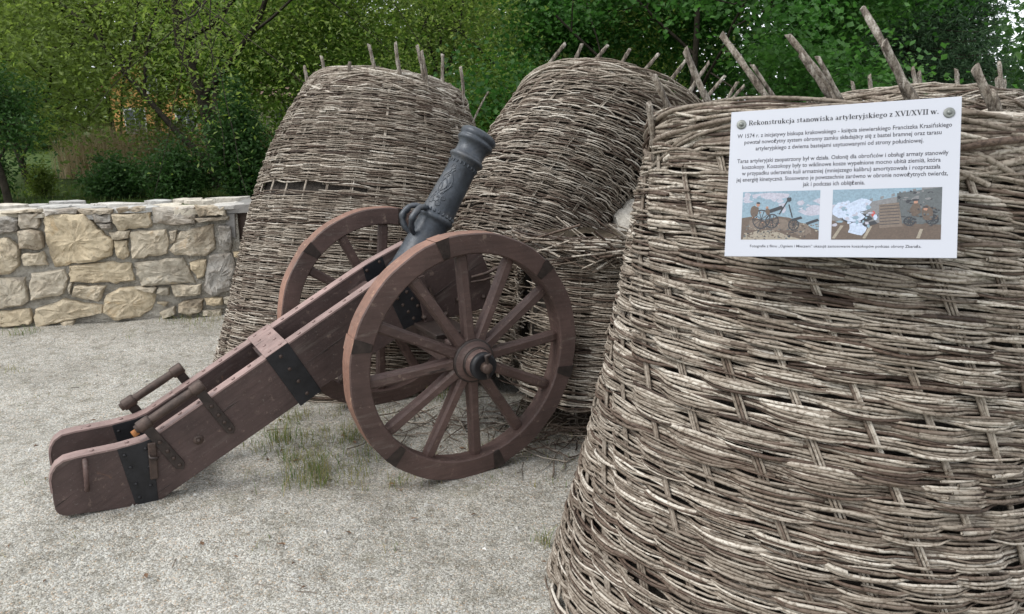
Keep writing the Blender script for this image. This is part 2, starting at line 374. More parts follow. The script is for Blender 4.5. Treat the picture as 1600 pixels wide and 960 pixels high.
def weave(bk, rod_r, layers, amp, k=5, seed=1, t0=.0, t1=1., gaps=(), phr=None, seglen=.035, spacing=None, ragged=None, bundle=(3, 4)):
    """list of rods: (V, F, tint, key) ; every rod passes in front of and behind the stake columns in turn"""
    r = np.random.default_rng(seed); rods = []; nc = bk.nc
    j = 0; sign = 1; lay = 0
    while lay < layers:
        nb = int(r.integers(bundle[0], bundle[1]+1))
        tc_ = t0+(t1-t0)*(lay+nb/2)/layers
        ph_start = r.random()*6.28
        wob_a = r.normal(0, .0038, 3); wob_p = r.random(3)*6.28
        for b in range(nb):
            tb = t0+(t1-t0)*(lay+b+.5)/layers
            rad_m = float(bk.r(tb)); circ = 2*PI*rad_m
            phi = ph_start+r.random()*.8; end = phi+2*PI
            if phr: phi, end = phr[0], phr[1]
            while phi < end-.02:
                ln = (.8+.9*r.random())/rad_m; p1 = min(phi+ln, end+.12)
                if (p1-phi)*rad_m < .25: p1 = phi+.3/rad_m
                # lane ends tuck behind a stake
                n = max(6, int((p1-phi)*rad_m/seglen)); ph = np.linspace(phi-.05, p1+.05, n); u = np.linspace(0, 1, n)
                lk = (ph-bk.stake_ph(0, tb))*nc/2
                w = sign*np.cos(lk)
                out = np.tanh(2.2*w)/np.tanh(2.2)
                rr = rod_r*(.72+.62*r.random()); R = rr*(1.12-.5*u) if r.random() < .5 else rr*(.62+.5*u)
                spread = .45+1.75*(.5+.5*w)
                dt = (tb-tc_)*(spread-1) + (wob_a[0]*np.sin(ph*2+wob_p[0])+wob_a[1]*np.sin(ph*5+wob_p[1])*.5)*.7/bk.L
                dt = dt+ r.normal(0, .0022)/bk.L + .0022*np.sin(ph*(7+6*r.random())+r.random()*6)/bk.L + (u-.5)*r.normal(0, .0065)/bk.L
                t = tb+dt
                if ragged is not None:
                    lo = ragged(tb)+r.normal(0, .05)
                    if p1 < lo: phi = p1; continue
                rho = amp*out+r.normal(0, .0015)+.0022*np.sin(ph*13+r.random()*6)
                ends = np.clip(1-np.minimum(u, 1-u)*n/2.5, 0, 1); 
                poke = r.random()
                rho = rho-ends*(.010 if poke < .75 else -.008)
                keep = np.ones(n, bool)
                for (ga, gb, gt0, gt1) in gaps:
                    if gt0 <= tb <= gt1: keep &= ~((np.mod(ph, 2*PI) > ga) & (np.mod(ph, 2*PI) < gb))
                if ragged is not None: keep &= ph > lo
                # split at gaps
                idx = np.where(keep)[0]
                if len(idx) > 3:
                    for run in np.split(idx, np.where(np.diff(idx) > 1)[0]+1):
                        if len(run) < 4: continue
                        P = bk.P(t[run], ph[run], rho[run]); Rr = R[run]
                        a = np.arange(k)*2*PI/k+.3
                        d = np.cos(ph[run])[:, None]*bk.e1+np.sin(ph[run])[:, None]*bk.e2
                        Vv = P[:, None]+Rr[:, None, None]*(np.cos(a)[None, :, None]*d[:, None]+np.sin(a)[None, :, None]*bk.k[None, None])
                        m = len(run); i0 = np.arange(m-1)[:, None]*k; jj = np.arange(k)[None]; j2 = (jj+1) % k
                        Fq = np.stack([i0+jj, i0+j2, i0+k+j2, i0+k+jj], -1).reshape(-1, 4)
                        cf = cap_faces(m, k); Fq = np.vstack([Fq, cf]) if cf else Fq
                        tint = np.clip(r.normal(.54, .25), 0, 1); tv = np.clip(tint+.10*np.sin(u[run]*9+r.random()*6), 0, 1)
                        rods.append((Vv.reshape(-1, 3), Fq, np.repeat(tv, k), P))
                phi = p1-(.04+.05*r.random())
        lay += nb; sign = -sign
        if r.random() < .05: sign = -sign
    return rods

def rim_rods(bk, n, rod_r, seed, t_hi, band=.10, k=6, phr=None):
    r = np.random.default_rng(seed); out = []
    for i in range(n):
        ln = (.55+.8*r.random())/bk.r(1.); a0 = r.random()*6.28 if phr is None else phr[0]+r.random()*(phr[1]-phr[0])
        m = 18; u = np.linspace(0, 1, m); ph = a0+u*ln*(1 if r.random() < .7 else -1)
        hi = t_hi-r.random()*.015; lo = t_hi-band*(.35+.9*r.random())/bk.L*1.6
        t = lo+(hi-lo)*np.sin(np.clip(u*1.25, 0, 1)*PI/2)+.006*np.sin(u*7+r.random()*6)
        rho = -.008+.030*np.sin(u*PI)**.7*(.4+.6*r.random())+.006*np.sin(u*17+r.random()*6)
        P = bk.P(t, ph, rho); rr = rod_r*(.65+.85*r.random()**1.6)
        Vv, Fq = tube_np(P, rr*(1.15-.5*u), k); tint = np.clip(r.normal(.55, .22), 0, 1)
        cf = cap_faces(m, k); Fq = np.vstack([Fq, cf])
        out.append((Vv, Fq, np.full(len(Vv), tint), P))
    return out

def rods_mesh(name, rods, o=None):
    V = []; F = []; T = []; off = 0
    for v, f, t, _ in rods: V.append(v); F.append(f+off); T.append(t); off += len(v)
    V = np.vstack(V)
    if o is not None: V = V-o
    return np_mesh(name, V, np.vstack(F), True, {'tint': np.concatenate(T)})

def stake_cols(bk, seed, rr, n=2, t0=-.02, t1=1.0, gap=.014, phr=None):
    r = np.random.default_rng(seed); out = []
    for i in range(bk.nc):
        for q in range(n):
            m = 26; t = np.linspace(t0, t1, m)
            ph = bk.stake_ph(i, t)+((q-(n-1)/2)*gap*1.5)/bk.r(t)+.004*np.sin(t*9+q+i)
            if phr is not None and not (phr[0] < ph[0] < phr[1]): continue
            P = bk.P(t, ph, 0*t); Vv, Fq = tube_np(P, rr*(1.1-.25*np.linspace(0, 1, m))*(.8+.4*r.random()), 5)
            out.append((Vv, Fq, np.full(len(Vv), np.clip(r.normal(.55, .15), 0, 1)), P))
    return out
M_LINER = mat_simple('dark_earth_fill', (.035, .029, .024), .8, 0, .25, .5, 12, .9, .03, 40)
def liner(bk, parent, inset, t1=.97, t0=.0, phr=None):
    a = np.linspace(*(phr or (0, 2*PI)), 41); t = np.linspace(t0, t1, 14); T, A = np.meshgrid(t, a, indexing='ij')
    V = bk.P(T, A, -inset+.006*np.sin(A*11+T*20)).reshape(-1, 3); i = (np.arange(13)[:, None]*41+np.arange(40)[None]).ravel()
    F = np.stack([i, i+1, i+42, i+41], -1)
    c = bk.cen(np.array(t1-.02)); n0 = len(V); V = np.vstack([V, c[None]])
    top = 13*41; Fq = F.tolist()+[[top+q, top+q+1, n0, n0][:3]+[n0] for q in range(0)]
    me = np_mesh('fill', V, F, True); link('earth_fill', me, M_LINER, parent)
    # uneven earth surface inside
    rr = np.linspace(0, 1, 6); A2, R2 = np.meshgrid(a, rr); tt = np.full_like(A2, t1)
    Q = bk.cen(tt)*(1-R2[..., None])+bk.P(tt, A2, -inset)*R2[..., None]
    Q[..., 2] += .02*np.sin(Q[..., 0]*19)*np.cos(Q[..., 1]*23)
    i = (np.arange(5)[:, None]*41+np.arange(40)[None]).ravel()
    link('earth_top', np_mesh('earth_top', Q.reshape(-1, 3), np.stack([i, i+1, i+42, i+41], -1), True), M_SOIL_SHADE, parent)

def pole(name, P0, P1, r0, r1, parent, seed=0, mat=None, knots=2):
    """hewn stake: bent a little, knobbly, cut at a slant"""
    r = np.random.default_rng(seed); P0 = np.array(P0, float); P1 = np.array(P1, float); n = 12; u = np.linspace(0, 1, n)
    d = P1-P0; L = np.linalg.norm(d); d /= L; s = np.cross(d, [0, 1, .3]); s /= np.linalg.norm(s); q = np.cross(d, s)
    P = P0+u[:, None]*(P1-P0)+s*(L*.03*np.sin(u*PI*1.0+r.random())*r.normal(0, 1, 1))[:, None]+q*(L*.02*np.sin(u*5+r.random()*6))[:, None]
    k = 8; R = (r0+(r1-r0)*u)*(1+.10*np.sin(u*23+r.random()*6))
    Vv, F = tube_np(P-P0, R, k); Vv = Vv+r.normal(0, r0*.05, Vv.shape)
    Vv[-k:] += d*np.cos(np.arange(k)*2*PI/k+r.random()*6)[:, None]*r1*.7
    me = bpy.data.meshes.new(name); fs = F.tolist()+[list(range((n-1)*k, n*k)), list(range(k))[::-1]]
    me.from_pydata(Vv.tolist(), [], fs); me.update()
    me.polygons.foreach_set('use_smooth', [len(p.vertices) == 4 for p in me.polygons])
    o = link(name, me, mat or M_POLE, parent); o.location = P0; return o

def gabion(bk, name_root, label, group, layers, rod_r, amp, seed, stakes, top_rods=60, singles=0, k=5, gaps=(), stn=2, rimband=.12, phr=None, ragged=None, t0=0., seg=.035, t1=1., inset=.040, rim_r=None):
    root = empty(name_root, (0, 0, 0)); tag(root, label, 'woven gabion', group)
    rods = weave(bk, rod_r, layers, amp, k=k, seed=seed, gaps=gaps, phr=phr, ragged=ragged, t0=t0, t1=t1, seglen=seg)
    rods += rim_rods(bk, top_rods, rim_r or rod_r*1.15, seed+5, 1.0, rimband, phr=phr)
    if singles:
        key = []
        for i, rd in enumerate(rods):
            c = rd[3][len(rd[3])//2]; rel = np.array([0, 0, CAM_H])-c
            a = bk.cen(np.array(max(0., min(1., c[2]/bk.L)))); facing = np.dot((c-a)[:2], rel[:2])
            v = c-np.array([0, 0, CAM_H]); dep = v[1]*CP-v[2]*SP; px = 800+FPX*v[0]/dep; py = 480-FPX*(v[1]*SP+v[2]*CP)/dep
            inside = facing > 0 and -60 < px < 1640 and 100 < py < 990
            key.append((-(np.linalg.norm(rd[3][-1]-rd[3][0])*rd[2].size**0/dep) if inside else 9, i))
        key.sort(); pick = set(i for _, i in key[:singles])
        for i in sorted(pick):
            o = rods[i][3][0]; me = rods_mesh('rod', [rods[i]], o); ob = link('willow_rod', me, M_WIL, root); ob.location = o
        rods = [rd for i, rd in enumerate(rods) if i not in pick]
    tag(link('wickerwork', rods_mesh('wickerwork', rods), M_WIL, root), kind='stuff')
    tag(link('upright_rods', rods_mesh('upright_rods', stake_cols(bk, seed+9, rod_r*1.0, n=stn, t0=t0-.02, phr=phr, gap=rod_r*1.25)), M_WIL, root), kind='stuff')
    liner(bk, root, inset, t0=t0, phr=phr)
    for i, (x0, y0, x1, y1, yd, yt, r0, r1) in enumerate(stakes):     # top x,y ; foot x,y ; depth foot, depth top
        A = at_y(x1, y1, yd); B = at_y(x0, y0, yt); A2 = A-(B-A)/np.linalg.norm(B-A)*.10
        pole('stake', A2, B, r0, r1, root, seed*50+i)
    return root, rods

B2 = Basket(-.034, 4.205, .514, .523, 1.72, (.352, .426, .496, .570), -.247, twist=.25, ncol=24); B2.ax = np.array([.664, .457, 1.578])
B1 = Basket(-.993, 4.821, .231, .364, 1.787, (.958, .873, .754, .493), 0, twist=.10, ncol=34, dent=B2)
B3 = Basket(.92, 2.216, .15, .828, 1.525, (.765, .695, .660, .626), 0, twist=-1.25, ncol=27)
B4 = Basket(2.38, 4.357, .2, .189, 1.632, (.88, .82, .76, .624), 0, ncol=30)
B5 = Basket(.43, 3.74, .06, .6, .96, (.46, .44, .43, .44), 0, ncol=20)
GAB = 'large woven willow gabions around the cannon'
S = []
def st(x0, y0, x1, y1, yd, yt=None, r0=.012, r1=.010): return (x0, y0, x1, y1, yd, yd if yt is None else yt, r0, r1)
B1s = [st(475, 104, 481, 130, 5.0, r0=.014), st(500, 89, 511, 120, 4.9, r0=.014), st(577, 70, 584, 108, 4.7, r0=.015), st(616, 67, 626, 112, 4.7, r0=.015), st(652, 72, 659, 116, 4.75, r0=.012),
       st(660, 80, 664, 116, 4.75, r0=.010), st(688, 86, 695, 130, 4.9, r0=.013), st(721, 105, 720, 148, 5.0, r0=.012), st(763, 143, 745, 180, 5.0, r0=.007, r1=.005), st(546, 98, 546, 112, 4.7, r0=.012)]
B2s = [st(883, 68, 862, 98, 4.75, r0=.014), st(911, 69, 895, 98, 4.7, r0=.014), st(949, 70, 929, 99, 4.7, r0=.014), st(984, 77, 967, 103, 4.7, r0=.014), st(1028, 85, 1006, 112, 4.75, r0=.014),
       st(1072, 94, 1046, 128, 4.8, r0=.016), st(1108, 97, 1082, 138, 4.9, r0=.016), st(1133, 119, 1108, 148, 5.0, r0=.014), st(1153, 129, 1137, 150, 5.1, r0=.013), st(1163, 134, 1149, 150, 5.15, r0=.012)]
yr = 1.78
B3s = [st(1068, 79, 1111, 156, 2.25, r0=.010), st(1020, 115, 1048, 178, 2.3, r0=.009), st(1014, 162, 1018, 200, 2.3, r0=.010),
       st(1127, 53, 1196, 152, 2.0, 2.05, .0098, .0078), st(1175, 101, 1208, 152, 2.0, r0=.0065, r1=.005), st(1232, 54, 1310, 162, 1.95, 2.0, .0102, .0078),
       st(1251, 85, 1297, 156, 1.97, r0=.008, r1=.007), st(1274, 90, 1322, 162, 1.95, r0=.007, r1=.006), st(1347, 14, 1438, 162, 1.85, 1.95, .0122, .0082), st(1378, 68, 1420, 146, 1.88, r0=.010, r1=.009),
       st(1524, 106, 1556, 186, 1.8, r0=.011, r1=.010), st(1549, 144, 1566, 186, 1.79, r0=.009, r1=.008)]
B4s = [st(1332, 127, 1334, 150, 4.4, r0=.016), st(1359, 118, 1360, 144, 4.3, r0=.018), st(1426, 106, 1430, 136, 4.2, r0=.019), st(1435, 112, 1437, 136, 4.2, r0=.014), st(1494, 108, 1496, 136, 4.2, r0=.018),
       st(1561, 97, 1564, 143, 4.2, r0=.019), st(1557, 122, 1558, 143, 4.2, r0=.014), st(1569, 125, 1570, 144, 4.2, r0=.014)]
gabion(B1, 'woven_gabion', 'tall grey brown wicker gabion with a row of gaps, nearest the stone wall', GAB, 375, .0044, .012, 21, B1s, 170, k=4, seg=.045,
       t0=-.12, gaps=[(3.72, 4.42, .546, .580), (4.50, 4.76, .555, .573)], rimband=.10)
gabion(B2, 'woven_gabion', 'wicker gabion leaning hard to the right, behind the cannon barrel', GAB, 330, .0044, .012, 22, B2s, 140, k=4, seg=.04,
       gaps=[(3.5, 4.0, .53, .545)], rimband=.07)
gabion(B3, 'woven_gabion', 'big wicker gabion in the foreground carrying the white information sign', GAB, 370, .0043, .0115, 23, B3s, 130, singles=300, k=5, t0=-.12, seg=.028, stn=3, rimband=.11, rim_r=.0070)
gabion(B4, 'woven_gabion', 'wicker gabion mostly hidden behind the one with the sign, only its rim showing', GAB, 220, .0060, .014, 24, B4s, 70, k=4, seg=.06)
B5.z0 = .02
g5, _ = gabion(B5, 'woven_gabion', 'low broken wicker gabion with frayed edge behind the front cannon wheel', GAB, 165, .0044, .011, 25, [], 60, k=4, seg=.035, t0=.13,
       phr=(3.55, 3.55+5.6), ragged=lambda t: 3.62+.35*(1 if t > .45 else 0)+.1*math.sin(t*20), rimband=.09)

# ---------------------------------------------------------------- sign on the foreground gabion
M_SIGN = mat_simple('white_plastic_board', (.42, .435, .485), .38, 0, .5, .02, 3, .03, .001)
M_INK = mat_simple('black_print', (.02, .02, .025), .5, 0, .4, .05)
M_INK2 = mat_simple('grey_print', (.05, .05, .06), .5, 0, .4, .05)
M_ZINC = mat_simple('zinc_washer', (.17, .18, .17), .42, .35, .5, .3, 60, .3, .001)
syaw, slean, sroll, SK = -0.43812928, 0.31072168, 0.07204146, .805
s_c = np.array([0, 0, CAM_H])+SK*(np.array([.91576, 2.07782, 1.38895])-np.array([0, 0, CAM_H]))
sw, sh = .594*SK, .43523783*SK
ex = np.array([math.cos(syaw), math.sin(syaw), 0]); nn = np.array([math.sin(syaw)*math.cos(slean), -math.cos(syaw)*math.cos(slean), math.sin(slean)])
ez = np.cross(nn, ex); ez = ez if ez[2] > 0 else -ez
se = math.cos(sroll)*ex+math.sin(sroll)*ez; su = -math.sin(sroll)*ex+math.cos(sroll)*ez
sign = empty('information_sign'); tag(sign, 'white board printed with Polish text and two pictures, screwed to the foreground gabion', 'sign')
sign.matrix_world = Matrix(((se[0], su[0], nn[0], s_c[0]), (se[1], su[1], nn[1], s_c[1]), (se[2], su[2], nn[2], s_c[2]), (0, 0, 0, 1)))
bm = box_bm(sw, sh, .003); bevel(bm, .0008); link('board', bm_mesh('board', bm), M_SIGN, sign)
def suv(u, v): return ((u-.5)*sw, (.5-v)*sh)
def text_line(txt, u0, u1, v, hgt, mat, bold=0.):
    cu = bpy.data.curves.new('line', 'FONT'); cu.body = txt; cu.size = .01; cu.resolution_u = 2; cu.offset = bold
    o = bpy.data.objects.new('text_line', cu); COL.objects.link(o)
    dg = bpy.context.evaluated_depsgraph_get(); me = bpy.data.meshes.new_from_object(o.evaluated_get(dg)); bpy.data.objects.remove(o)
    n = len(me.vertices); co = np.empty(n*3, np.float32); me.vertices.foreach_get('co', co); co = co.reshape(-1, 3)
    x0, x1 = co[:, 0].min(), co[:, 0].max(); X0, yc = suv(u0, v); X1, _ = suv(u1, v)
    co[:, 0] = X0+(co[:, 0]-x0)/(x1-x0)*(X1-X0); co[:, 1] = yc+(co[:, 1]-.0035)*(hgt/.0073); co[:, 2] = .0018
    me.vertices.foreach_set('co', co.ravel()); me.materials.clear(); link('text_line', me, mat, sign)
def serif_title(txt, u0, u1, v, cap, mat):
    """bold roman letters drawn stroke by stroke: thick stems, hairlines, bracket serifs"""
    T, H, X = .18, .06, .68; V = []; F = []; k = [0]
    def quad(a, b, c, d):
        z = .0018+k[0]*4e-7; k[0] += 1; n = len(V); V.extend([(p[0], p[1], z) for p in (a, b, c, d)]); F.append((n, n+1, n+2, n+3))
    def strip(P, W):
        n = len(P)
        for q in range(n-1):
            x0, y0 = P[q]; x1, y1 = P[q+1]; l = math.hypot(x1-x0, y1-y0)+1e-9; nx, ny = -(y1-y0)/l/2, (x1-x0)/l/2
            quad((x0+nx*W[q], y0+ny*W[q]), (x1+nx*W[q+1], y1+ny*W[q+1]), (x1-nx*W[q+1], y1-ny*W[q+1]), (x0-nx*W[q], y0-ny*W[q]))
    for_x = [0.]
    def S_(x, a, b): strip([(for_x[0]+x, a), (for_x[0]+x, b)], [T, T])
    def B_(x, y, l): y = min(max(y, H/2), 1) if y >= 0 else y; y = y-H/2 if y > .3 else y; strip([(for_x[0]+x-l/2, y), (for_x[0]+x+l/2, y)], [H, H])
    def L_(x0, y0, x1, y1, w): strip([(for_x[0]+x0, y0), (for_x[0]+x1, y1)], [w, w])
    def P_(pts, w): strip([(for_x[0]+x, y) for x, y in pts], [w]*len(pts))
    def A_(cx, cy, rx, ry, a0, a1, t=T):
        n = 14; a = [rad(a0+(a1-a0)*i/n) for i in range(n+1)]; strip([(for_x[0]+cx+rx*math.cos(q), cy+ry*math.sin(q)) for q in a], [H+(t-H)*abs(math.cos(q))**1.3 for q in a])
    def D_(x, y, r=.10): strip([(for_x[0]+x-r*.8, y), (for_x[0]+x, y), (for_x[0]+x+r*.8, y)], [r*1.0, r*2, r*1.0])
    G = {'R': (.80, lambda: (S_(.2, 0, 1), B_(.2, 0, .38), B_(.15, 1, .3), L_(.2, .97, .42, .97, H), L_(.2, .5, .42, .5, H), A_(.42, .735, .2, .235, -90, 90), L_(.42, .5, .68, 0, T), B_(.70, 0, .26))),
     'e': (.57, lambda: (A_(.30, .34, .21, .31, 15, 325), L_(.12, .37, .5, .37, H))), 'k': (.70, lambda: (S_(.18, 0, 1), B_(.18, 0, .34), B_(.12, 1, .2), L_(.22, .28, .5, .65, H), B_(.52, .68, .26), L_(.32, .4, .56, 0, T), B_(.58, 0, .26))),
     'o': (.62, lambda: A_(.31, .34, .21, .31, 0, 360)), 'n': (.70, lambda: (S_(.18, 0, X), B_(.18, 0, .32), B_(.12, X, .18), A_(.35, .44, .17, .21, 0, 140), S_(.52, 0, .45), B_(.52, 0, .32))),
     's': (.50, lambda: P_([(.41, .5), (.36, .62), (.25, .65), (.14, .6), (.12, .5), (.22, .4), (.34, .3), (.4, .18), (.34, .06), (.22, .03), (.12, .08), (.08, .2)], .105)),
     't': (.44, lambda: (S_(.21, .1, .85), B_(.22, .68, .36), P_([(.2, .12), (.27, .04), (.39, .08)], .08))), 'r': (.52, lambda: (S_(.18, 0, X), B_(.18, 0, .34), B_(.12, X, .18), P_([(.2, .48), (.3, .62), (.4, .63)], .08), D_(.42, .58, .08))),
     'u': (.70, lambda: (S_(.17, .14, X), B_(.12, X, .22), P_([(.14, .16), (.24, .04), (.36, .06), (.5, .18)], .09), S_(.51, 0, X), B_(.46, X, .2), B_(.57, 0, .18))),
     'c': (.53, lambda: (A_(.30, .34, .21, .31, 50, 320), D_(.44, .52, .08))), 'j': (.36, lambda: (D_(.19, .9), S_(.2, -.12, X), B_(.14, X, .24), P_([(.2, -.1), (.14, -.23), (.0, -.22)], .08), D_(.02, -.17, .07))),
     'a': (.57, lambda: (S_(.39, .08, .48), P_([(.39, .46), (.34, .61), (.22, .65), (.12, .57)], .09), A_(.25, .19, .14, .16, 0, 360, .13), P_([(.4, .12), (.46, .03), (.54, .07)], .07))),
     'w': (.90, lambda: (L_(.08, X, .26, 0, T), L_(.26, .02, .44, X, H), L_(.42, X, .60, 0, T), L_(.60, .02, .78, X, H), B_(.1, X, .28), B_(.42, X, .24), B_(.79, X, .2))),
     'i': (.37, lambda: (D_(.18, .9), S_(.18, 0, X), B_(.18, 0, .32), B_(.12, X, .2))), 'y': (.62, lambda: (L_(.1, X, .32, .02, T), L_(.52, X, .22, -.24, H), B_(.12, X, .28), B_(.52, X, .2), D_(.16, -.2, .08))),
     'l': (.37, lambda: (S_(.18, 0, 1), B_(.18, 0, .32), B_(.12, 1, .2))), 'z': (.52, lambda: (L_(.06, .64, .46, .64, .08), L_(.40, .62, .12, .05, T*.9), L_(.06, .04, .46, .04, .08), L_(.08, .64, .08, .5, H), L_(.46, .04, .46, .18, H))),
     'X': (.82, lambda: (L_(.16, 1, .66, 0, T), L_(.64, 1, .14, 0, H), B_(.16, 1, .34), B_(.64, 1, .28), B_(.14, 0, .28), B_(.66, 0, .34))), 'V': (.80, lambda: (L_(.14, 1, .41, .03, T), L_(.41, .03, .68, 1, H), B_(.14, 1, .34), B_(.68, 1, .26))),
     'I': (.44, lambda: (S_(.22, 0, 1), B_(.22, 0, .38), B_(.22, 1, .38))), '/': (.34, lambda: L_(.03, -.05, .31, 1.02, .06)), '.': (.27, lambda: D_(.13, .09)),
     'g': (.58, lambda: (A_(.27, .45, .15, .18, 0, 360, .13), A_(.27, -.11, .21, .12, 0, 360, .10), P_([(.17, .29), (.13, .17), (.3, .07)], .09), L_(.38, .6, .54, .65, .08)))}
    for ch in txt:
        if ch in G: G[ch][1](); for_x[0] += G[ch][0]
        else: for_x[0] += .30
    X0, yc = suv(u0, v); X1, _ = suv(u1, v); k_ = (X1-X0)/for_x[0]
    V = [(X0+x*k_, yc+(y-.45)*cap, z) for x, y, z in V]; me = py_mesh('text_line', V, F); link('text_line', me, mat, sign)
serif_title('Rekonstrukcja stanowiska artyleryjskiego z XVI/XVII w.', .086, .912, .086, .0118, M_INK)
for txt, u0, u1, v in (('W 1574 r. z inicjatywy biskupa krakowskiego - księcia siewierskiego Franciszka Krasińskiego', .035, .965, .172),
    ('powstał nowożytny system obronny zamku składający się z bastei bramnej oraz tarasu', .07, .925, .216),
    ('artyleryjskiego z dwiema bastejami usytuowanymi od strony południowej.', .125, .855, .262),
    ('Taras artyleryjski zaopatrzony był w działa. Osłonę dla obrońców i obsługi armaty stanowiły', .04, .955, .345),
    ('koszokopy. Koszokopy były to wiklinowe kosze wypełnione mocno ubitą ziemią, która', .065, .925, .388),
    ('w przypadku uderzenia kuli armatniej (mniejszego kalibru) amortyzowała i rozpraszała', .065, .925, .431),
    ('jej energię kinetyczną. Stosowano je powszechnie zarówno w obronie nowożytnych twierdz,', .04, .955, .474),
    ('jak i podczas ich oblężenia.', .35, .62, .517)):
    text_line(txt, u0, u1, v, .0100, M_INK2, .00014)
text_line('Fotografie z filmu „Ogniem i Mieczem” ukazują zastosowanie koszokopów podczas obrony Zbaraża.', .12, .86, .928, .0064, M_INK2, .0001)
def flat(name, col): return mat_simple(name, col, .4, 0, .5, .22, 260, .02, .0005, 300)
PM = {'sky': flat('print_sky', (.17, .25, .31)), 'sky2': flat('print_cloud', (.32, .32, .38)), 'brn': flat('print_brown', (.085, .06, .045)), 'dk': flat('print_dark', (.02, .022, .028)),
      'tan': flat('print_tan', (.24, .21, .165)), 'wht': flat('print_smoke', (.36, .42, .53)), 'wall': flat('print_wall', (.15, .15, .155)), 'skn': flat('print_skin', (.30, .16, .11)), 'red': flat('print_red', (.35, .06, .05)), 'wick': flat('print_wicker', (.13, .10, .08)), 'gry': flat('print_grey', (.075, .085, .09))}
def picture(name, u0, v0, u1, v1, shapes):
    keys = []; V = []; F = []; MI = []
    for li, (key, poly) in enumerate(shapes):
        if key not in keys: keys.append(key)
        b = len(V)
        for x, y in poly:
            px, py = suv(u0+(u1-u0)*x, v0+(v1-v0)*y); V.append((px, py, 0.0017+li*.000002))
        F.append(tuple(range(b, b+len(poly)))); MI.append(keys.index(key))
    me = py_mesh(name, V, F)
    for k_ in keys: me.materials.append(PM[k_])
    me.polygons.foreach_set('material_index', MI); link(name, me, None, sign)
def ring(cx, cy, r, w=.012, asp=1.7, n=16):
    out = []
    for i in range(n):
        a, b = 2*PI*i/n, 2*PI*(i+1)/n
        out.append([(cx+r*math.cos(a), cy+r*asp*math.sin(a)), (cx+r*math.cos(b), cy+r*asp*math.sin(b)), (cx+(r-w)*math.cos(b), cy+(r-w)*asp*math.sin(b)), (cx+(r-w)*math.cos(a), cy+(r-w)*asp*math.sin(a))])
    return out
def line(x0, y0, x1, y1, w):
    dx, dy = x1-x0, y1-y0; l = math.hypot(dx, dy)+1e-9; nx, ny = -dy/l*w/2, dx/l*w/2
    return [(x0+nx, y0+ny), (x1+nx, y1+ny), (x1-nx, y1-ny), (x0-nx, y0-ny)]
def blob(cx, cy, rx, ry, n=12, j=.2): return [(cx+rx*math.cos(2*PI*i/n)*(1+random.uniform(-j, j)), cy+ry*math.sin(2*PI*i/n)*(1+random.uniform(-j, j))) for i in range(n)]
def wheelp(cx, cy, r, key='dk', asp=1.7): return [(key, q) for q in ring(cx, cy, r, .014, asp)]+[(key, line(cx, cy, cx+r*math.cos(a), cy+r*asp*math.sin(a), .009)) for a in np.arange(10)*PI/5]
cl = lambda p: [(min(1, max(0, x)), min(1, max(0, y))) for x, y in p]
R4 = [(0, 0), (1, 0), (1, 1), (0, 1)]
sh1 = [('sky', R4), ('sky2', cl(blob(.9, .4, .2, .12))), ('sky2', cl(blob(.35, .1, .3, .07)))]
sh1 += [('brn', [(0, .55), (.12, .52), (.3, .6), (.48, .52), (.62, .55), (.72, .62), (.85, .72), (1, .82), (1, 1), (0, 1)])]
sh1 += [('wick', cl(blob(.5, .7, .16, .12))), ('wick', cl(blob(.78, .8, .12, .12))), ('tan', [(.02, 1), (.05, .9), (.2, .82), (.4, .8), (.55, .88), (.68, .95), (.8, 1)]), ('wick', [(.10, .6), (.24, .6), (.24, .8), (.11, .8)])]
sh1 += wheelp(.26, .58, .12)+wheelp(.40, .62, .09)+wheelp(.68, .7, .07)
sh1 += [('dk', line(.36, .42, .53, .33, .07)), ('dk', line(.66, .6, .78, .55, .05)), ('dk', line(.84, .68, .99, .6, .05)), ('dk', line(.49, .48, .6, .18, .018)), ('dk', line(.61, .28, .66, .55, .016)), ('dk', blob(.61, .18, .03, .05))]
sh1 += [('brn', blob(.16, .42, .06, .14)), ('skn', blob(.21, .27, .025, .05)), ('dk', blob(.21, .24, .028, .02)), ('skn', blob(.33, .34, .018, .03)), ('brn', blob(.34, .42, .03, .07))]
def dabs(n, x0, x1, y0, y1, keys, sz=.022):
    return [(random.choice(keys), cl(blob(random.uniform(x0, x1), random.uniform(y0, y1), random.uniform(.3, 1)*sz, random.uniform(.3, 1)*sz*1.2, 6, .4))) for _ in range(n)]
sh1 = sh1[:3]+dabs(30, 0, 1, .05, .45, ['sky', 'sky2', 'sky'], .07)+sh1[3:7]+dabs(150, .0, 1, .66, 1, ['brn', 'wick', 'tan', 'dk', 'gry', 'brn'])+sh1[7:]+dabs(70, .05, .95, .72, .95, ['brn', 'dk', 'wick', 'tan'], .016)+dabs(22, .12, .5, .4, .7, ['dk', 'brn', 'skn'], .014)
picture('printed_picture', .075, .56, .43, .885, sh1)
sh2 = [('sky2', R4), ('sky', cl([(0, .0), (1, 0), (1, .1), (.3, .3), (0, .3)])), ('wall', [(.0, .42), (.3, .28), (.82, .08), (.82, 0), (1, 0), (1, 1), (0, 1)])]
sh2 += [('wall', [(x, .27-.22*(x-.32)/.5), (x+.03, .255-.22*(x-.32)/.5), (x+.03, .2-.22*(x-.32)/.5), (x, .215-.22*(x-.32)/.5)]) for x in (.35, .45, .55, .65, .74)]
sh2 += [('gry', [(.6, .1), (1, .0), (1, .85), (.6, .8)]), ('brn', [(0, .62), (.3, .66), (.5, .68), (1, .72), (1, 1), (0, 1)]), ('wick', [(.44, .32), (.62, .28), (.66, .75), (.45, .78)])]
sh2 += [('dk', line(.45, .35+.06*i, .63, .33+.06*i, .012)) for i in range(7)]
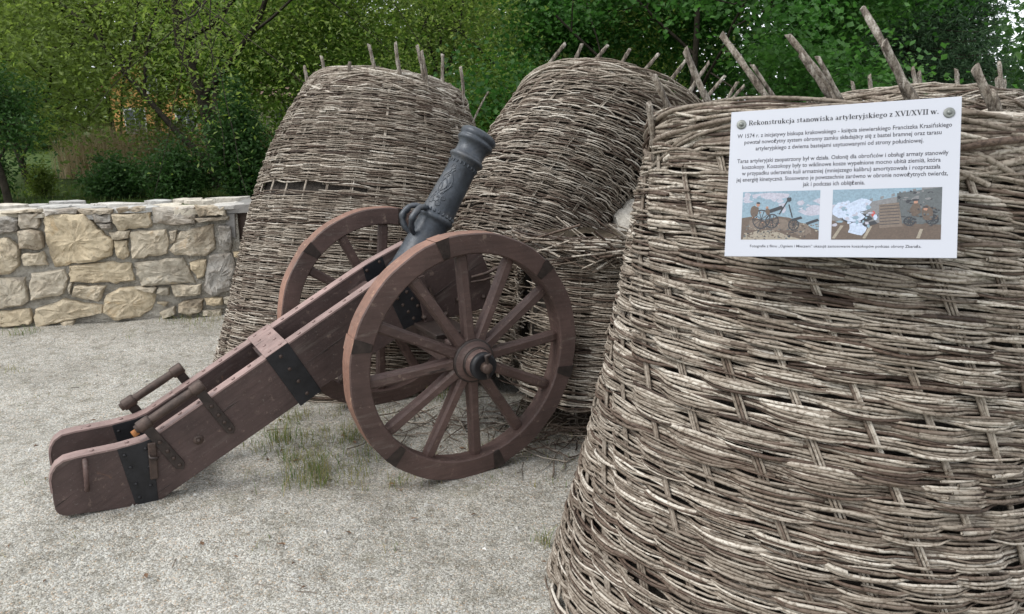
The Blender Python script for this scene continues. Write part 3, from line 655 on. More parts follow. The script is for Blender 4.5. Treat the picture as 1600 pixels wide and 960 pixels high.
sh2 += [('dk', blob(.24, .6, .14, .10)), ('wht', cl(blob(.14, .42, .15, .16))), ('wht', cl(blob(.27, .32, .10, .12))), ('wht', blob(.25, .78, .09, .14)), ('wht', blob(.2, .55, .1, .1))]
sh2 += wheelp(.72, .65, .055)+wheelp(.92, .62, .06)
sh2 += [('skn', blob(.77, .28, .02, .035)), ('dk', blob(.77, .24, .032, .02)), ('brn', blob(.77, .42, .05, .12)), ('brn', blob(.87, .5, .05, .14)), ('skn', blob(.86, .42, .018, .03)), ('dk', blob(.86, .38, .025, .018))]
sh2 += [('red', blob(.39, .5, .018, .06)), ('wht', blob(.41, .57, .02, .06)), ('tan', line(.02, .98, .1, .72, .03)), ('tan', line(.31, .98, .37, .74, .028)), ('tan', line(.8, .98, .83, .8, .03)), ('dk', line(.3, .72, .42, .66, .07))]
sh2 = sh2[:9]+dabs(60, .3, .62, .3, .6, ['wall', 'gry', 'wall'], .03)+dabs(50, .62, 1, .05, .6, ['wall', 'gry', 'dk'], .03)+dabs(170, 0, 1, .7, 1, ['brn', 'wick', 'dk', 'gry', 'tan', 'brn'])+sh2[9:]+dabs(40, .02, .36, .25, .75, ['wht', 'sky2', 'wht', 'sky'], .035)+dabs(40, .68, .98, .4, .8, ['dk', 'gry', 'brn'], .016)
picture('printed_picture', .485, .56, .935, .885, sh2)
for u, v in ((.052, .092), (.952, .098)):
    x, y = suv(u, v)
    w = link('washer', lathe('washer', [(.0012, .0112), (.003, .0109), (.0034, .0095), (.0034, .0)], (x, y, .001), (0, 0, 1), 24), M_ZINC, sign)
    link('screw_head', lathe('screw', [(.0, .0055), (.002, .0052), (.0032, .003), (.0034, .0)], (x, y, .0046), (0, 0, 1), 6), M_ZINC, w)

# ---------------------------------------------------------------- cannon
cannon = empty('field_cannon', (CX, CY, 0), YAW)
tag(cannon, 'old field cannon on a red brown wooden carriage with two spoked wheels, muzzle raised', 'cannon')
def part(name, me, mat, parent=cannon, smooth=False): return link(name, me, mat, parent, smooth)
def rivet_mesh(r=.009, h=.005):
    return lathe('rivet', [(0, r), (h*.6, r*.82), (h, r*.35), (h*1.05, 0.0001)], (0, 0, 0), (0, 0, 1), 8)
RIV = rivet_mesh(); RIV.materials.append(M_IRON)
RIVT = rivet_mesh(.0085, .005); RIVT.materials.append(M_TOP)
RIVB = rivet_mesh(.008, .005); RIVB.materials.append(M_BLACK)
def rivets(pts, normal, me, parent):
    q = Vector(normal).to_track_quat('Z', 'Y')
    for p_ in pts:
        o = bpy.data.objects.new('rivet', me); COL.objects.link(o); o.parent = parent; o.location = p_; o.rotation_mode = 'QUATERNION'; o.rotation_quaternion = q
def arc(cx, cz, r, a0, a1, n): return [(cx+r*math.cos(rad(a0+(a1-a0)*i/n)), cz+r*math.sin(rad(a0+(a1-a0)*i/n))) for i in range(n+1)]
cheek = [(-1.245, .055), (-1.18, .092), (-.568, .400), (-.19, .572), (-.165, .60), (-.12, .625), (.17, .640), (.27, .655), (.30, .675), (.318, .74), (.312, .80), (.292, .87)]
cheek += arc(.215, .905, .06, 0, 90, 4)+[(.10, .968), (.075, .945), (.045, .935), (.015, .945), (-.01, .962), (-.09, .930), (-.20, .884), (-.303, .831), (-.673, .634), (-1.05, .434), (-1.222, .344), (-1.27, .330), (-1.36, .322), (-1.49, .322)]
cheek += arc(-1.515, .252, .070, 95, 170, 4)+[(-1.588, .18)]+arc(-1.545, .135, .042, 180, 262, 4)
NB0, NB1, FB0, FB1 = .385, .437, .650, .702
tops = [(-.303, .831), (-.673, .634), (-1.05, .434), (-1.222, .344), (-1.27, .330), (-1.36, .322), (-1.49, .322), (-1.535, .318), (-1.562, .302), (-1.578, .278), (-1.5865, .25), (-1.5875, .2)]
topsF = [(-.01, .962), (-.09, .930), (-.20, .884)]+tops
for b0, b1, lab in ((NB0, NB1, None), (FB0, FB1, None)):
    bm = prism_bm(cheek, b0, b1); bevel(bm, .003); ck = part('cheek', bm_mesh('cheek', bm), M_PAINT)
    # iron-edged strip along the top
    V = []; F = []
    for i, (s_, z_) in enumerate(topsF):
        a = Vector(topsF[max(i-1, 0)]); b = Vector(topsF[min(i+1, len(topsF)-1)]); d = (b-a).normalized(); n_ = Vector((d.y, -d.x)); n_ = n_ if n_.dot(Vector((-.3, 1))) > 0 else -n_
        for (bb, off) in ((b0-.0025, -.003), (b0-.0025, .0042), (b1+.0025, .0042), (b1+.0025, -.003)):
            V.append((s_+n_.x*off, bb, z_+n_.y*off))
    for i in range(len(topsF)-1):
        for q in range(4): F.append((i*4+q, i*4+(q+1) % 4, i*4+4+(q+1) % 4, i*4+4+q))
    F += [(0, 1, 2, 3), (len(V)-4, len(V)-3, len(V)-2, len(V)-1)]
    me = py_mesh('strip', V, F); bm = bmesh.new(); bm.from_mesh(me); bmesh.ops.recalc_face_normals(bm, faces=bm.faces); bm.to_mesh(me); bm.free()
    stp = part('top_strip', me, M_TOP)
    # rivets along the sloping top
    slope = Vector((.527, 0, 1)).normalized(); slope = Vector((-.466, 0, .885))
    pts = []
    for i in range(13):
        u = i/12; s_ = -1.19+u*(-.34+1.19); z_ = .344+(s_+1.222)*.530+.0042
        if -.80 < s_ < -.66: continue
        pts.append((s_, (b0+b1)/2+(.008 if i % 2 else -.008), z_+.001))
    rivets(pts, slope, RIVT, stp)
    rivets([(-1.32, (b0+b1)/2, .331), (-1.44, (b0+b1)/2, .327)], (0, 0, 1), RIVT, stp)
    # black edge band round the foot
def plate(name, poly, b0, b1, mat, parent=cannon, bev=.0012):
    bm = prism_bm(poly, b0, b1); bevel(bm, bev); return part(name, bm_mesh(name, bm), mat, parent)
# black sheet wrapped round the feet, outer and inner faces
for bb, bf in ((NB0, -1), (NB1, 1), (FB0, -1), (FB1, 1)):
    b0, b1 = (bb-.0032, bb+.001) if bf < 0 else (bb-.001, bb+.0032)
    pl = plate('foot_plate', [(-1.357, .321), (-1.27, .329), (-1.233, .338), (-1.240, .062), (-1.262, .055), (-1.322, .078)], b0, b1, M_BLACK)
    if bf < 0: rivets([(-1.335, bb-.003, .29), (-1.26, bb-.003, .30), (-1.32, bb-.003, .235), (-1.255, bb-.003, .22), (-1.31, bb-.003, .16), (-1.26, bb-.003, .14), (-1.305, bb-.003, .10)], (0, -1, 0), RIVB, pl)
    else: rivets([(-1.33, bb+.003, .29), (-1.27, bb+.003, .24), (-1.31, bb+.003, .18)], (0, 1, 0), RIVB, pl)
# transom band across both cheeks, side strap down the near cheek
def up(s_): return .344+(s_+1.222)*.530
def along(s_, dn, off=0.0042):        # point dn below the top edge, measured square to it
    z_ = up(s_); return (s_+.468*dn*1.0-.468*off, z_-.884*dn+.884*off)
band = [along(-.772, 0, .005), along(-.676, 0, .005), along(-.676, 0, .0095), along(-.772, 0, .0095)]
bnd = plate('transom_band', band, NB0-.006, FB1+.006, M_TOP)
rivets([(along(-.745, 0, .0098)[0], b_, along(-.745, 0, .0098)[1]) for b_ in (.41, .50, .59, .675)]+[(along(-.70, 0, .0098)[0], b_, along(-.70, 0, .0098)[1]) for b_ in (.41, .50, .59, .675)], (-.468, 0, .884), RIVT, bnd)
for b0, b1, sg in ((NB0-.006, NB0+.001, -1), (FB1-.001, FB1+.006, 1)):
    stq = plate('side_strap', [along(-.772, 0, .009), along(-.676, 0, .009), along(-.676, .268, 0), along(-.772, .268, 0)], b0, b1, M_BLACK)
    if sg < 0: rivets([(along(-.725, d_)[0], NB0-.006, along(-.725, d_)[1]) for d_ in (.03, .10, .17, .24)], (0, -1, 0), RIV, stq)
# transoms between the cheeks
for s_, dn, ln, hg in ((-.73, .02, .10, .19), (-.30, .06, .09, .16), (.20, .0, .07, .12)):
    if s_ < 0:
        a = along(s_-ln/2, dn, 0); b = along(s_+ln/2, dn, 0); c = along(s_+ln/2, dn+hg, 0); d = along(s_-ln/2, dn+hg, 0); poly = [a, b, c, d]
    else: poly = [(s_-ln/2, .70), (s_+ln/2, .70), (s_+ln/2, .82), (s_-ln/2, .82)]
    plate('transom', poly, NB1-.004, FB0+.004, M_PAINT)
plate('trail_transom', [(-1.21, .15), (-1.14, .185), (-1.15, .28), (-1.22, .25)], NB1-.004, FB0+.004, M_PAINT)
# bar handles
def handle(bb, sg, s0, s1, lift):
    def q(s_, l): z_ = up(s_); return (s_-.468*l, bb, z_+.884*l)
    A = Vector(q(s0, lift)); B = Vector(q(s1, lift)); d = (B-A).normalized(); L = (B-A).length
    h_ = part('bar_handle', lathe('bar', [(0, .0), (.0, .017), (.03, .019), (L*.3, .0175), (L*.6, .0185), (L-.03, .017), (L, .017), (L, 0)], A, d, 14), M_IRON)
    for f_ in (.04, .88):
        o = A+d*(L*f_); part('collar', lathe('collar', [(0, .02), (.0, .0235), (.006, .025), (.046, .025), (.052, .0235), (.052, .02)], o, d, 16), M_IRON, h_)
        s_ = (o+d*.026)
        w = .019; pth = []
        a2 = (s_.x, s_.z); dn = (lift+.165) if sg < 0 else lift+.03
        tx, tz = .884, .468; nx, nz = .468, -.884
        poly = [(a2[0]-tx*w, a2[1]-tz*w), (a2[0]+tx*w, a2[1]+tz*w), (a2[0]+tx*w*1.05+nx*dn, a2[1]+tz*w*1.05+nz*dn), (a2[0]+nx*(dn+.022), a2[1]+nz*(dn+.022)), (a2[0]-tx*w*1.05+nx*dn, a2[1]-tz*w*1.05+nz*dn)]
        y0_ = bb-.012 if sg < 0 else bb+.004
        stp = plate('handle_strap', poly, y0_-.004, y0_+.004, M_CLAMP, h_)
        if sg < 0: rivets([(a2[0]+nx*k_, y0_-.005, a2[1]+nz*k_) for k_ in (lift+.03, lift+.08, lift+.12, lift+.16)], (0, -1, 0), RIV, stp)
handle(.391, -1, -1.255, -1.012, .062); handle(.722, 1, -1.285, -1.045, .060)
part('wood_plug', lathe('plug', [(0, .0), (.0, .014), (.022, .014), (.022, 0)], (-1.297, .391, .365), (.884, 0, .468), 12), M_ENDW)
# staple, hinge block and ring bolt on the near foot
part('staple', np_mesh('staple', *tube_np([(-1.468, .383, .305), (-1.468, .362, .300), (-1.47, .352, .27), (-1.473, .350, .22), (-1.475, .355, .195), (-1.476, .382, .185)], .0095, 8)), M_PAINT2)
bm = box_bm(.030, .018, .155, Matrix.Translation((-1.240, .378, .245)) @ Matrix.Rotation(.05, 4, 'Y')); bevel(bm, .004); hk = part('latch_bar', bm_mesh('latch', bm), M_IRON)
part('latch_staple', np_mesh('latch_staple', *tube_np([(-1.25, .37, .272), (-1.25, .355, .268), (-1.228, .352, .262), (-1.222, .37, .258)], .006, 6)), M_CLAMP, hk)
rb = part('ring_bolt', lathe('rb', [(0, .021), (.004, .020), (.004, .0)], (-1.067, NB0, .290), (0, -1, 0), 16), M_IRON)
part('bolt_head', lathe('bh', [(0, .011), (.012, .009), (.013, 0)], (-1.067, NB0-.004, .290), (0, -1, 0), 6), M_IRON, rb)
# black shoulder plates with rivets
sp = plate('shoulder_plate', [(-.232, .815), (-.142, .845), (-.02, .66), (-.115, .625), (-.150, .612)], NB0-.003, NB0+.001, M_BLACK)
rivets([(-.20+.025*i+.0, NB0-.003, .80-.035*i) for i in range(5)]+[(-.155+.026*i, NB0-.003, .825-.036*i) for i in range(5)], (0, -1, 0), RIV, sp)
sp = plate('shoulder_plate', [(-.235, .868), (-.135, .912), (-.10, .80), (-.205, .74)], FB0-.003, FB0+.001, M_BLACK)
rivets([(-.215, FB0-.003, .85), (-.15, FB0-.003, .885), (-.13, FB0-.003, .83), (-.19, FB0-.003, .78)], (0, -1, 0), RIV, sp)
plate('brace_bar', [(-.085, .85), (-.045, .86), (.0, .62), (-.045, .60)], NB0-.018, NB0-.002, M_PAINT)
# axle tree and its fittings
bm = box_bm(.12, .92, .12, Matrix.Translation((0, .54, .555))); bevel(bm, .006); ax = part('axle_tree', bm_mesh('axle', bm), M_PAINT)
bm = box_bm(.18, .30, .02, Matrix.Translation((-.01, .30, .628))); bevel(bm, .003); part('axle_plate', bm_mesh('axp', bm), M_CLAMP, ax)
for s_, z_ in ((-.05, .66), (.06, .66), (.13, .72)):
    part('bolt', lathe('bolt', [(0, .013), (.02, .012), (.022, 0)], (s_, NB0, z_), (0, -1, 0), 6), M_IRON)
part('pin', np_mesh('pin', *tube_np([(.20, .372, .820), (.27, .352, .835), (.34, .350, .858), (.36, .352, .862)], .008, 7)), M_IRON)
part('pin', np_mesh('pin', *tube_np([(.19, .36, .80), (.25, .345, .805), (.33, .34, .822)], .006, 6)), M_IRON)
part('bolt', lathe('bolt', [(0, .012), (.014, .011), (.015, 0)], (.27, NB0, .715), (0, -1, 0), 6), M_IRON)
part('chain', np_mesh('chain', *tube_np([(-.02, .372, .80), (-.0, .368, .74), (.015, .37, .70), (.03, .366, .66)], .006, 5)), M_IRON)
for b_ in (NB0, FB0):   # trunnion caps over the notch
    plate('trunnion_cap', [(.005, .958), (.02, .972), (.045, .980), (.07, .975), (.10, .976), (.10, .984), (.045, .993), (.0, .980)], b_-.003, b_+.055, M_CLAMP)

# barrel
ub = Vector((.54, 0, .842)).normalized(); mz = Vector((.352, .540, 1.480))
prof = [(0, .050), (-.001, .066), (.006, .078), (.014, .083), (.026, .084), (.036, .080), (.041, .077), (.048, .082), (.058, .083), (.066, .078), (.074, .070), (.095, .0655), (.125, .0655), (.133, .072), (.139, .078), (.147, .0795), (.154, .076), (.160, .069), (.166, .067),
        (.171, .0635), (.25, .0655), (.35, .069), (.43, .0725), (.448, .073), (.454, .078), (.460, .0815), (.470, .082), (.477, .079), (.482, .074), (.495, .071), (.52, .072), (.527, .072), (.56, .072), (.70, .078), (.74, .08), (.76, .086), (.78, .088), (.80, .06), (.81, .02), (.84, .025), (.86, .018), (.865, 0)]
prof = [(t_, r_*1.10) for t_, r_ in prof]
brl = part('barrel', lathe('barrel', prof, mz, -ub, 48, ref=(0, 1, 0)), M_GUN)
bor = part('bore', lathe('bore', [(-.0015, .036), (-.0015, .0)], mz, -ub, 24), M_BLACK, brl)
nb_ = Vector((-ub.z, 0, ub.x))             # upper side of the barrel
lt = Vector((0, -1, 0))
part('trunnion', lathe('trun', [(0, .03), (.34, .03), (.34, 0)], Vector((.045, .37, .955)), (0, 1, 0), 20), M_GUN, brl)
def bsurf(t, ang, h=0.):                   # ang 0 = upper side, + towards the viewer
    rr = np.interp(t, [a for a, _ in prof], [b for _, b in prof])+h
    return mz-ub*t+(nb_*math.cos(ang)+lt*math.sin(ang))*rr
for ang, tint in ((.34, 0), (-.34, 1)):        # two arched lifting handles
    pts = []
    for i in range(15):
        u = i/14; t = .445+.14*u; pts.append(bsurf(t, ang, -.008+.070*math.sin(PI*min(1, max(0, u)))**.6)+lt*(.010*math.sin(u*PI)*(1 if ang > 0 else -1)))
    Rr = [.0115+.005*math.sin(PI*i/14)+.002*math.sin(i*1.7) for i in range(15)]
    part('dolphin_handle', np_mesh('dolphin', *tube_np([tuple(q) for q in pts], Rr, 10)), M_GUN, brl)
rel = []                                   # raised foliage and scroll ornament
def relief(path, r_):
    rel.append(tube_np([tuple(bsurf(t, a, -.001)) for t, a in path], r_, 6))
for a0 in (.35, .62):
    relief([(.225+.012*i, a0+.18*math.sin(i*.8+a0*3)) for i in range(14)], .0042)
relief([(.24+.01*i, .62+.40*math.sin(i/12*PI)) for i in range(13)], .0045); relief([(.26+.01*i, .60-.35*math.sin(i/12*PI)) for i in range(13)], .0045)
for t_, a_, q_ in ((.385, .5, .016), (.405, .78, .013), (.40, .25, .013), (.375, .95, .010), (.36, .35, .011), (.345, .66, .013), (.215, .55, .012), (.30, .95, .011)):
    relief([(t_+q_*math.sin(w), a_+q_*13*math.cos(w)) for w in np.linspace(0, 6.0, 14)], .0035)
V, F = join_parts(rel); tag(part('relief_ornament', np_mesh('relief', V, F), M_GUN, brl), kind='stuff')
dd = []
for i in range(22):
    a = 2*PI*i/22; c_ = bsurf(.176, a, .0); c2 = bsurf(.190, a, .0005); dd.append(tube_np([tuple(c_), tuple(c2)], [.0075, .003], 6))
    c_ = bsurf(.445, a, .0); c2 = bsurf(.432, a, .0005); dd.append(tube_np([tuple(c_), tuple(c2)], [.0075, .003], 6))
V, F = join_parts(dd); tag(part('leaf_border', np_mesh('border', V, F), M_GUN, brl), kind='stuff')

# wheels
def make_wheel():
    w = empty('wheel', (0, 0, 0), 0, cannon)
    r1, r0, TH = WR, WR-.088, .087
    for i in range(6):
        a0 = rad(104-60*i)+.006; a1 = rad(104-60*(i+1))-.006; n = 14; bm = bmesh.new(); rows = []
        for q in range(n+1):
            a = a0+(a1-a0)*q/n*-1*-1; c, s_ = math.cos(a), math.sin(a)
            wob = .0015*math.sin(q*1.3+i)
            rows.append([bm.verts.new((c*r, y, s_*r)) for r, y in ((r1-.005+wob, 0), (r1+wob, .005), (r1+wob, TH-.005), (r1-.005, TH), (r0+.005, TH), (r0, TH-.006), (r0, .006), (r0+.006, 0))])
        for q in range(n):
            for k in range(8):
                f = bm.faces.new((rows[q][k], rows[q][(k+1) % 8], rows[q+1][(k+1) % 8], rows[q+1][k])); f.material_index = 1 if k == 1 else 0
        bm.faces.new(rows[0]); bm.faces.new(rows[-1][::-1])
        me = bm_mesh('felloe', bm); me.materials.append(M_PAINT2); me.materials.append(M_TREAD); link('felloe', me, None, w)
        # iron clamp straddling each joint
        a = rad(104-60*i); cl_ = bmesh.new(); hw = .033; sec = []
        for q, (da, ext) in enumerate(((-hw, 0), (hw, 0))):
            pts = [(r1+.002, -.002, .92), (r1+.002, TH+.002, .92), (r0+.012, TH+.002, .6), (r0+.004, TH+.0, .45), (r0+.004, .0, .45), (r0+.012, -.003, .6)]
            sec.append([cl_.verts.new((math.cos(a+da*m_/r1)*r, y, math.sin(a+da*m_/r1)*r)) for r, y, m_ in pts])
        for k in range(6): cl_.faces.new((sec[0][k], sec[0][(k+1) % 6], sec[1][(k+1) % 6], sec[1][k]))
        cl_.faces.new(sec[0]); cl_.faces.new(sec[1][::-1])
        me = bm_mesh('clamp', cl_); me.materials.append(M_CLAMP); me.materials.append(M_TREAD)
        me.polygons[0].material_index = 1; link('iron_clamp', me, None, w)
    for i in range(12):
        a = rad(93.5-30*i); c, s_ = math.cos(a), math.sin(a); rows = []
        bm = bmesh.new()
        for u, wd, th in ((.07, .030, .030), (.12, .024, .028), (.24, .0215, .026), (.36, .023, .024), (.44, .0245, .022), (.478, .018, .016)):
            r = u; yc = .045-(.0 if u > .3 else 0)+.018*(.46-u)/.4*-1
            sec = []
            for dx, dy in ((-1, -.55), (-.6, -1), (.6, -1), (1, -.55), (1, .7), (.6, 1), (-.6, 1), (-1, .7)):
                x, y = dx*wd, yc+dy*th; sec.append(bm.verts.new((c*r-s_*x, y, s_*r+c*x)))
            rows.append(sec)
        for q in range(len(rows)-1):
            for k in range(8): bm.faces.new((rows[q][k], rows[q][(k+1) % 8], rows[q+1][(k+1) % 8], rows[q+1][k]))
        bm.faces.new(rows[0]); bm.faces.new(rows[-1][::-1])
        link('spoke', bm_mesh('spoke', bm), M_PAINT2, w)
    link('hub', lathe('hub', [(0, .0), (0, .050), (.010, .057), (.04, .061), (.072, .067), (.083, .078), (.087, .090), (.093, .094), (.175, .094), (.19, .08), (.275, .07), (.325, .062), (.325, 0)], (0, -.100, 0), (0, 1, 0), 36), M_PAINT2, w)
    link('hub_ring', lathe('hr', [(-.004, .044), (-.004, .0565), (.012, .0595), (.022, .0595), (.022, .05)], (0, -.100, 0), (0, 1, 0), 32), M_BLACK, w)
    link('hub_ring', lathe('hr', [(-.002, .083), (-.002, .0955), (.012, .097), (.014, .09)], (0, -.0115, 0), (0, 1, 0), 36), M_CLAMP, w)
    link('hub_ring', lathe('hr', [(-.0, .062), (-.0, .0675), (.012, .0695), (.012, .06)], (0, -.048, 0), (0, 1, 0), 32), M_CLAMP, w)
    link('axle_end', lathe('ae', [(-.034, .0), (-.034, .019), (-.030, .023), (0, .024), (.0, .0)], (0, -.100, 0), (0, 1, 0), 16), M_IRON, w)
    link('linchpin', np_mesh('lp', *tube_np([(.004, -.124, -.045), (.0, -.124, .0), (-.004, -.126, .038), (-.008, -.128, .056), (.012, -.13, .061)], [.006, .007, .008, .010, .006], 8)), M_CLAMP, w)
    return w
wh = make_wheel(); wh.location = (0, 0, WR)
def copy_children(src, dst):
    for ch in list(src.children):
        c = ch.copy(); COL.objects.link(c); c.parent = dst
wh2 = wh.copy(); COL.objects.link(wh2); wh2.parent = cannon; copy_children(wh, wh2)
wh2.location = (0, 1.076, WR); wh2.rotation_euler = (0, 0, PI)
wh['label'] = 'near wheel standing in front of the carriage'; wh2['label'] = 'far wheel on the gabion side of the carriage'

# ---------------------------------------------------------------- stone wall
wall = empty('stone_wall', (WALL_A[0], WALL_A[1], 0), math.atan2(WD[1], WD[0])); tag(wall, 'low rubble wall of ochre limestone blocks behind the cannon trail', 'wall')
WH = .865; WT = .66
def wpt(X, Y):          # photo ray -> wall face coordinates (along, height)
    r = ray(X, Y); O = np.array([0, 0, CAM_H]); n = np.array([WN[0], WN[1], 0]); A = np.array([WALL_A[0], WALL_A[1], 0])
    k = ((A-O)@n)/(r@n); P = O+k*r; return float((P[:2]-WALL_A)@WD), float(P[2])
polys6 = [[(0,195),(60,190),(115,215),(120,270),(95,295),(0,300)],[(115,178),(245,172),(255,235),(240,265),(140,268),(120,215)],[(125,285),(200,272),(265,290),(275,385),(240,402),(125,392),(117,330)],
[(145,425),(270,415),(290,490),(160,500),(140,450)],[(0,325),(60,335),(122,400),(122,500),(60,550),(0,555)],
[(280,200),(370,177),(530,187),(605,270),(700,345),(695,435),(600,470),(500,478),(340,505),(310,420),(290,330)],
[(580,184),(700,178),(705,225),(600,230)],[(605,237),(700,236),(700,272),(640,268)],[(712,182),(935,167),(942,258),(740,280),(712,230)],[(690,290),(810,282),(810,330),(712,335)],
[(712,345),(795,340),(805,440),(770,460),(725,440)],[(820,290),(1035,277),(1050,350),(1040,425),(830,455)],[(952,142),(1212,137),(1216,232),(1100,250),(962,230)],
[(1222,128),(1410,130),(1410,183),(1245,190)],[(1225,200),(1430,191),(1428,212),(1245,230)],[(1060,285),(1103,282),(1100,350),(1070,360)],
[(1130,290),(1330,247),(1340,390),(1290,435),(1100,430),(1067,400)],[(1370,247),(1440,252),(1455,330),(1445,410),(1390,405),(1362,350)],
[(440,502),(700,477),(820,492),(832,590),(730,605),(450,600)],[(845,482),(1140,452),(1178,520),(1220,608),(1080,610),(890,622)],[(1188,478),(1293,462),(1280,560),(1240,578),(1198,520)],
[(1312,442),(1440,422),(1472,500),(1440,650),(1330,680),(1278,650),(1288,540)],[(0,590),(150,578),(178,720),(130,750),(0,782)],[(207,545),(400,523),(423,580),(400,678),(202,713),(192,620)],
[(467,628),(665,622),(620,720),(452,690)],[(668,680),(760,643),(900,633),(972,690),(958,760),(870,820),(720,838),(658,790)],[(232,772),(400,713),(638,748),(638,800),(500,828),(232,885),(222,820)],
[(0,795),(188,775),(198,860),(40,880),(0,885)],[(992,632),(1060,632),(1055,685),(982,672)],[(1072,624),(1253,618),(1250,680),(1100,690)],[(1117,740),(1180,712),(1270,712),(1260,780),(1190,808),(1122,790)],
[(1282,705),(1392,697),(1390,740),(1292,745)],[(1002,792),(1090,757),(1100,803),(1020,830)],[(985,727),(1055,730),(1025,757)],[(380,852),(470,842),(465,872),(390,880)],[(1268,782),(1385,772),(1390,815),(1268,812)],
[(1400,697),(1445,687),(1432,740),(1402,735)],[(1462,412),(1500,412),(1497,450),(1467,442)],[(280,150),(480,146),(485,170),(400,172),(290,190)],[(490,153),(700,148),(700,172),(510,180)],[(722,140),(905,136),(918,158),(742,172)],[(10,165),(250,150),(255,166),(110,172),(15,185)],
[(440,605),(455,612),(440,680),(428,640)],[(850,640),(850,630),(980,632),(970,665)]]
grey_ids = {0, 1, 2, 6, 7, 9, 12, 13, 14, 15, 16, 17, 21, 38, 39, 40, 41, 30}
def stone_mesh(poly, seed, depth=.05, proud=.03):
    """boulder face: chipped outline, domed uneven front, sides running back into the mortar"""
    r = random.Random(seed); cx = sum(p_[0] for p_ in poly)/len(poly); cz = sum(p_[1] for p_ in poly)/len(poly)
    out = []; n = len(poly)
    for i in range(n):
        a, b = poly[i], poly[(i+1) % n]; L = math.hypot(b[0]-a[0], b[1]-a[1]); m = max(2, min(6, int(L/.03)))
        for q in range(m):
            t = q/m; j = min(.007, L*.07)
            out.append((a[0]+(b[0]-a[0])*t+r.uniform(-j, j), a[1]+(b[1]-a[1])*t+r.uniform(-j, j)))
    size = max(max(p_[0] for p_ in poly)-min(p_[0] for p_ in poly), .05); pr = proud*(.8+.6*r.random())*min(1, size/.2+.4)+.014
    tilt = (r.uniform(-.10, .10), r.uniform(-.10, .10)); off = Vector((r.random()*9, r.random()*9, 0)); V = []; m = len(out)
    pls = [(r.uniform(-size, size)*.45, r.uniform(-size, size)*.35, r.uniform(-.42, .42), r.uniform(-.42, .42), r.uniform(.0, .014)) for _ in range(6)]
    def rel_(x, z):
        return min(.016, max(-.018, min(h_+a_*(x-cx-qx)+b_*(z-cz-qz) for qx, qz, a_, b_, h_ in pls)))+.5*rel0(x, z)
    def rel0(x, z): return .026*mnoise.noise(Vector((x*13, z*13, 0))+off)+.024*mnoise.noise(Vector((x*34, z*34, 3))+off)+.010*mnoise.noise(Vector((x*80, z*80, 5))+off)
    for k, (sc_, dp) in enumerate(((1.0, depth), (1.0, .1), (.965, .75), (.82, 1.0), (.60, 1.03), (.38, 1.06), (.18, 1.08))):
        for x, z in out:
            q_ = sc_*(1+(r.uniform(-.13, .13) if k > 2 else 0)); X, Z = cx+(x-cx)*q_+(r.uniform(-.006, .006) if k > 2 else 0), cz+(z-cz)*q_
            y = depth if k == 0 else -(pr*dp) + (X-cx)*tilt[0]+(Z-cz)*tilt[1] - (rel_(X, Z) if k > 1 else 0)
            V.append((X, y, Z))
    V.append((cx, -pr*1.08-rel_(cx, cz), cz)); F = []
    for k in range(6):
        for i in range(m): F.append((k*m+i, k*m+(i+1) % m, (k+1)*m+(i+1) % m, (k+1)*m+i))
    F += [(6*m+i, 6*m+(i+1) % m, 7*m) for i in range(m)]
    me = py_mesh('stone', [(v[0]-cx, v[1], v[2]-cz) for v in V], F)
    bm = bmesh.new(); bm.from_mesh(me); bmesh.ops.recalc_face_normals(bm, faces=bm.faces); bm.to_mesh(me); bm.free()
    me.polygons.foreach_set('use_smooth', [i >= 2*m and r.random() < .0 or False for i in range(len(me.polygons))])
    return me, (cx, 0, cz)
for i, pl_ in enumerate(polys6):
    if pl_[0][0] == 0 or any(x == 0 for x, _ in pl_): pl_ = [(x if x > 0 else -60-(y*7 % 40), y) for x, y in pl_]
    ww = [wpt(x/4, 290+y/4) for x, y in pl_]
    ccx = sum(a for a, _ in ww)/len(ww); ccz = sum(b for _, b in ww)/len(ww); ww = [(ccx+(a-ccx)*1.035, ccz+(b-ccz)*1.045) for a, b in ww]
    me, c_ = stone_mesh(ww, 100+i); o = link('stone', me, M_STONE_G if i in grey_ids else M_STONE, wall); o.location = c_
uL = wpt(-18, 400)[0]; uR = wpt(372, 400)[0]
def course_fill(u0, u1, seed, h=WH-.06):
    r = random.Random(seed); z = .02
    while z < h-.05:
        hh = min(r.uniform(.10, .17), h-z); u = u0
        while u < u1-.05:
            w_ = min(r.uniform(.14, .34), u1-u); g = .012; j = lambda: r.uniform(-.012, .012)
            pl_ = [(u+g+j(), z+g), (u+w_*.5, z+g+j()*.6), (u+w_-g+j(), z+g+j()), (u+w_-g, z+hh*.5), (u+w_-g+j(), z+hh-g+j()), (u+w_*.45, z+hh-g*.6), (u+g+j(), z+hh-g), (u+g*.5, z+hh*.5)]
            me, c_ = stone_mesh(pl_, r.randint(0, 9999)); o = link('stone', me, M_STONE if r.random() < .6 else M_STONE_G, wall); o.location = c_; u += w_
        z += hh
course_fill(uL-1.9, uL, 5); course_fill(uR+.22, uR+1.6, 6); course_fill(3.3, 4.6, 8)
U0, U1 = uL-1.95, uR+.02
bm = box_bm(U1-U0, WT, WH-.03, Matrix.Translation(((U0+U1)/2, WT/2+.019, (WH-.03)/2-.02))); bmesh.ops.subdivide_edges(bm, edges=bm.edges, cuts=30, use_grid_fill=True)
for v in bm.verts: v.co += Vector((0, .022*mnoise.noise(v.co*9)+.012*mnoise.noise(v.co*31), .008*mnoise.noise(v.co*5)))
link('mortar', bm_mesh('mortar', bm), M_MORTAR, wall)
bm = box_bm(4.6-uR-.2, WT, WH-.03, Matrix.Translation(((uR+.2+4.6)/2, WT/2+.012, (WH-.03)/2-.02))); link('mortar', bm_mesh('mortar', bm), M_MORTAR, wall)
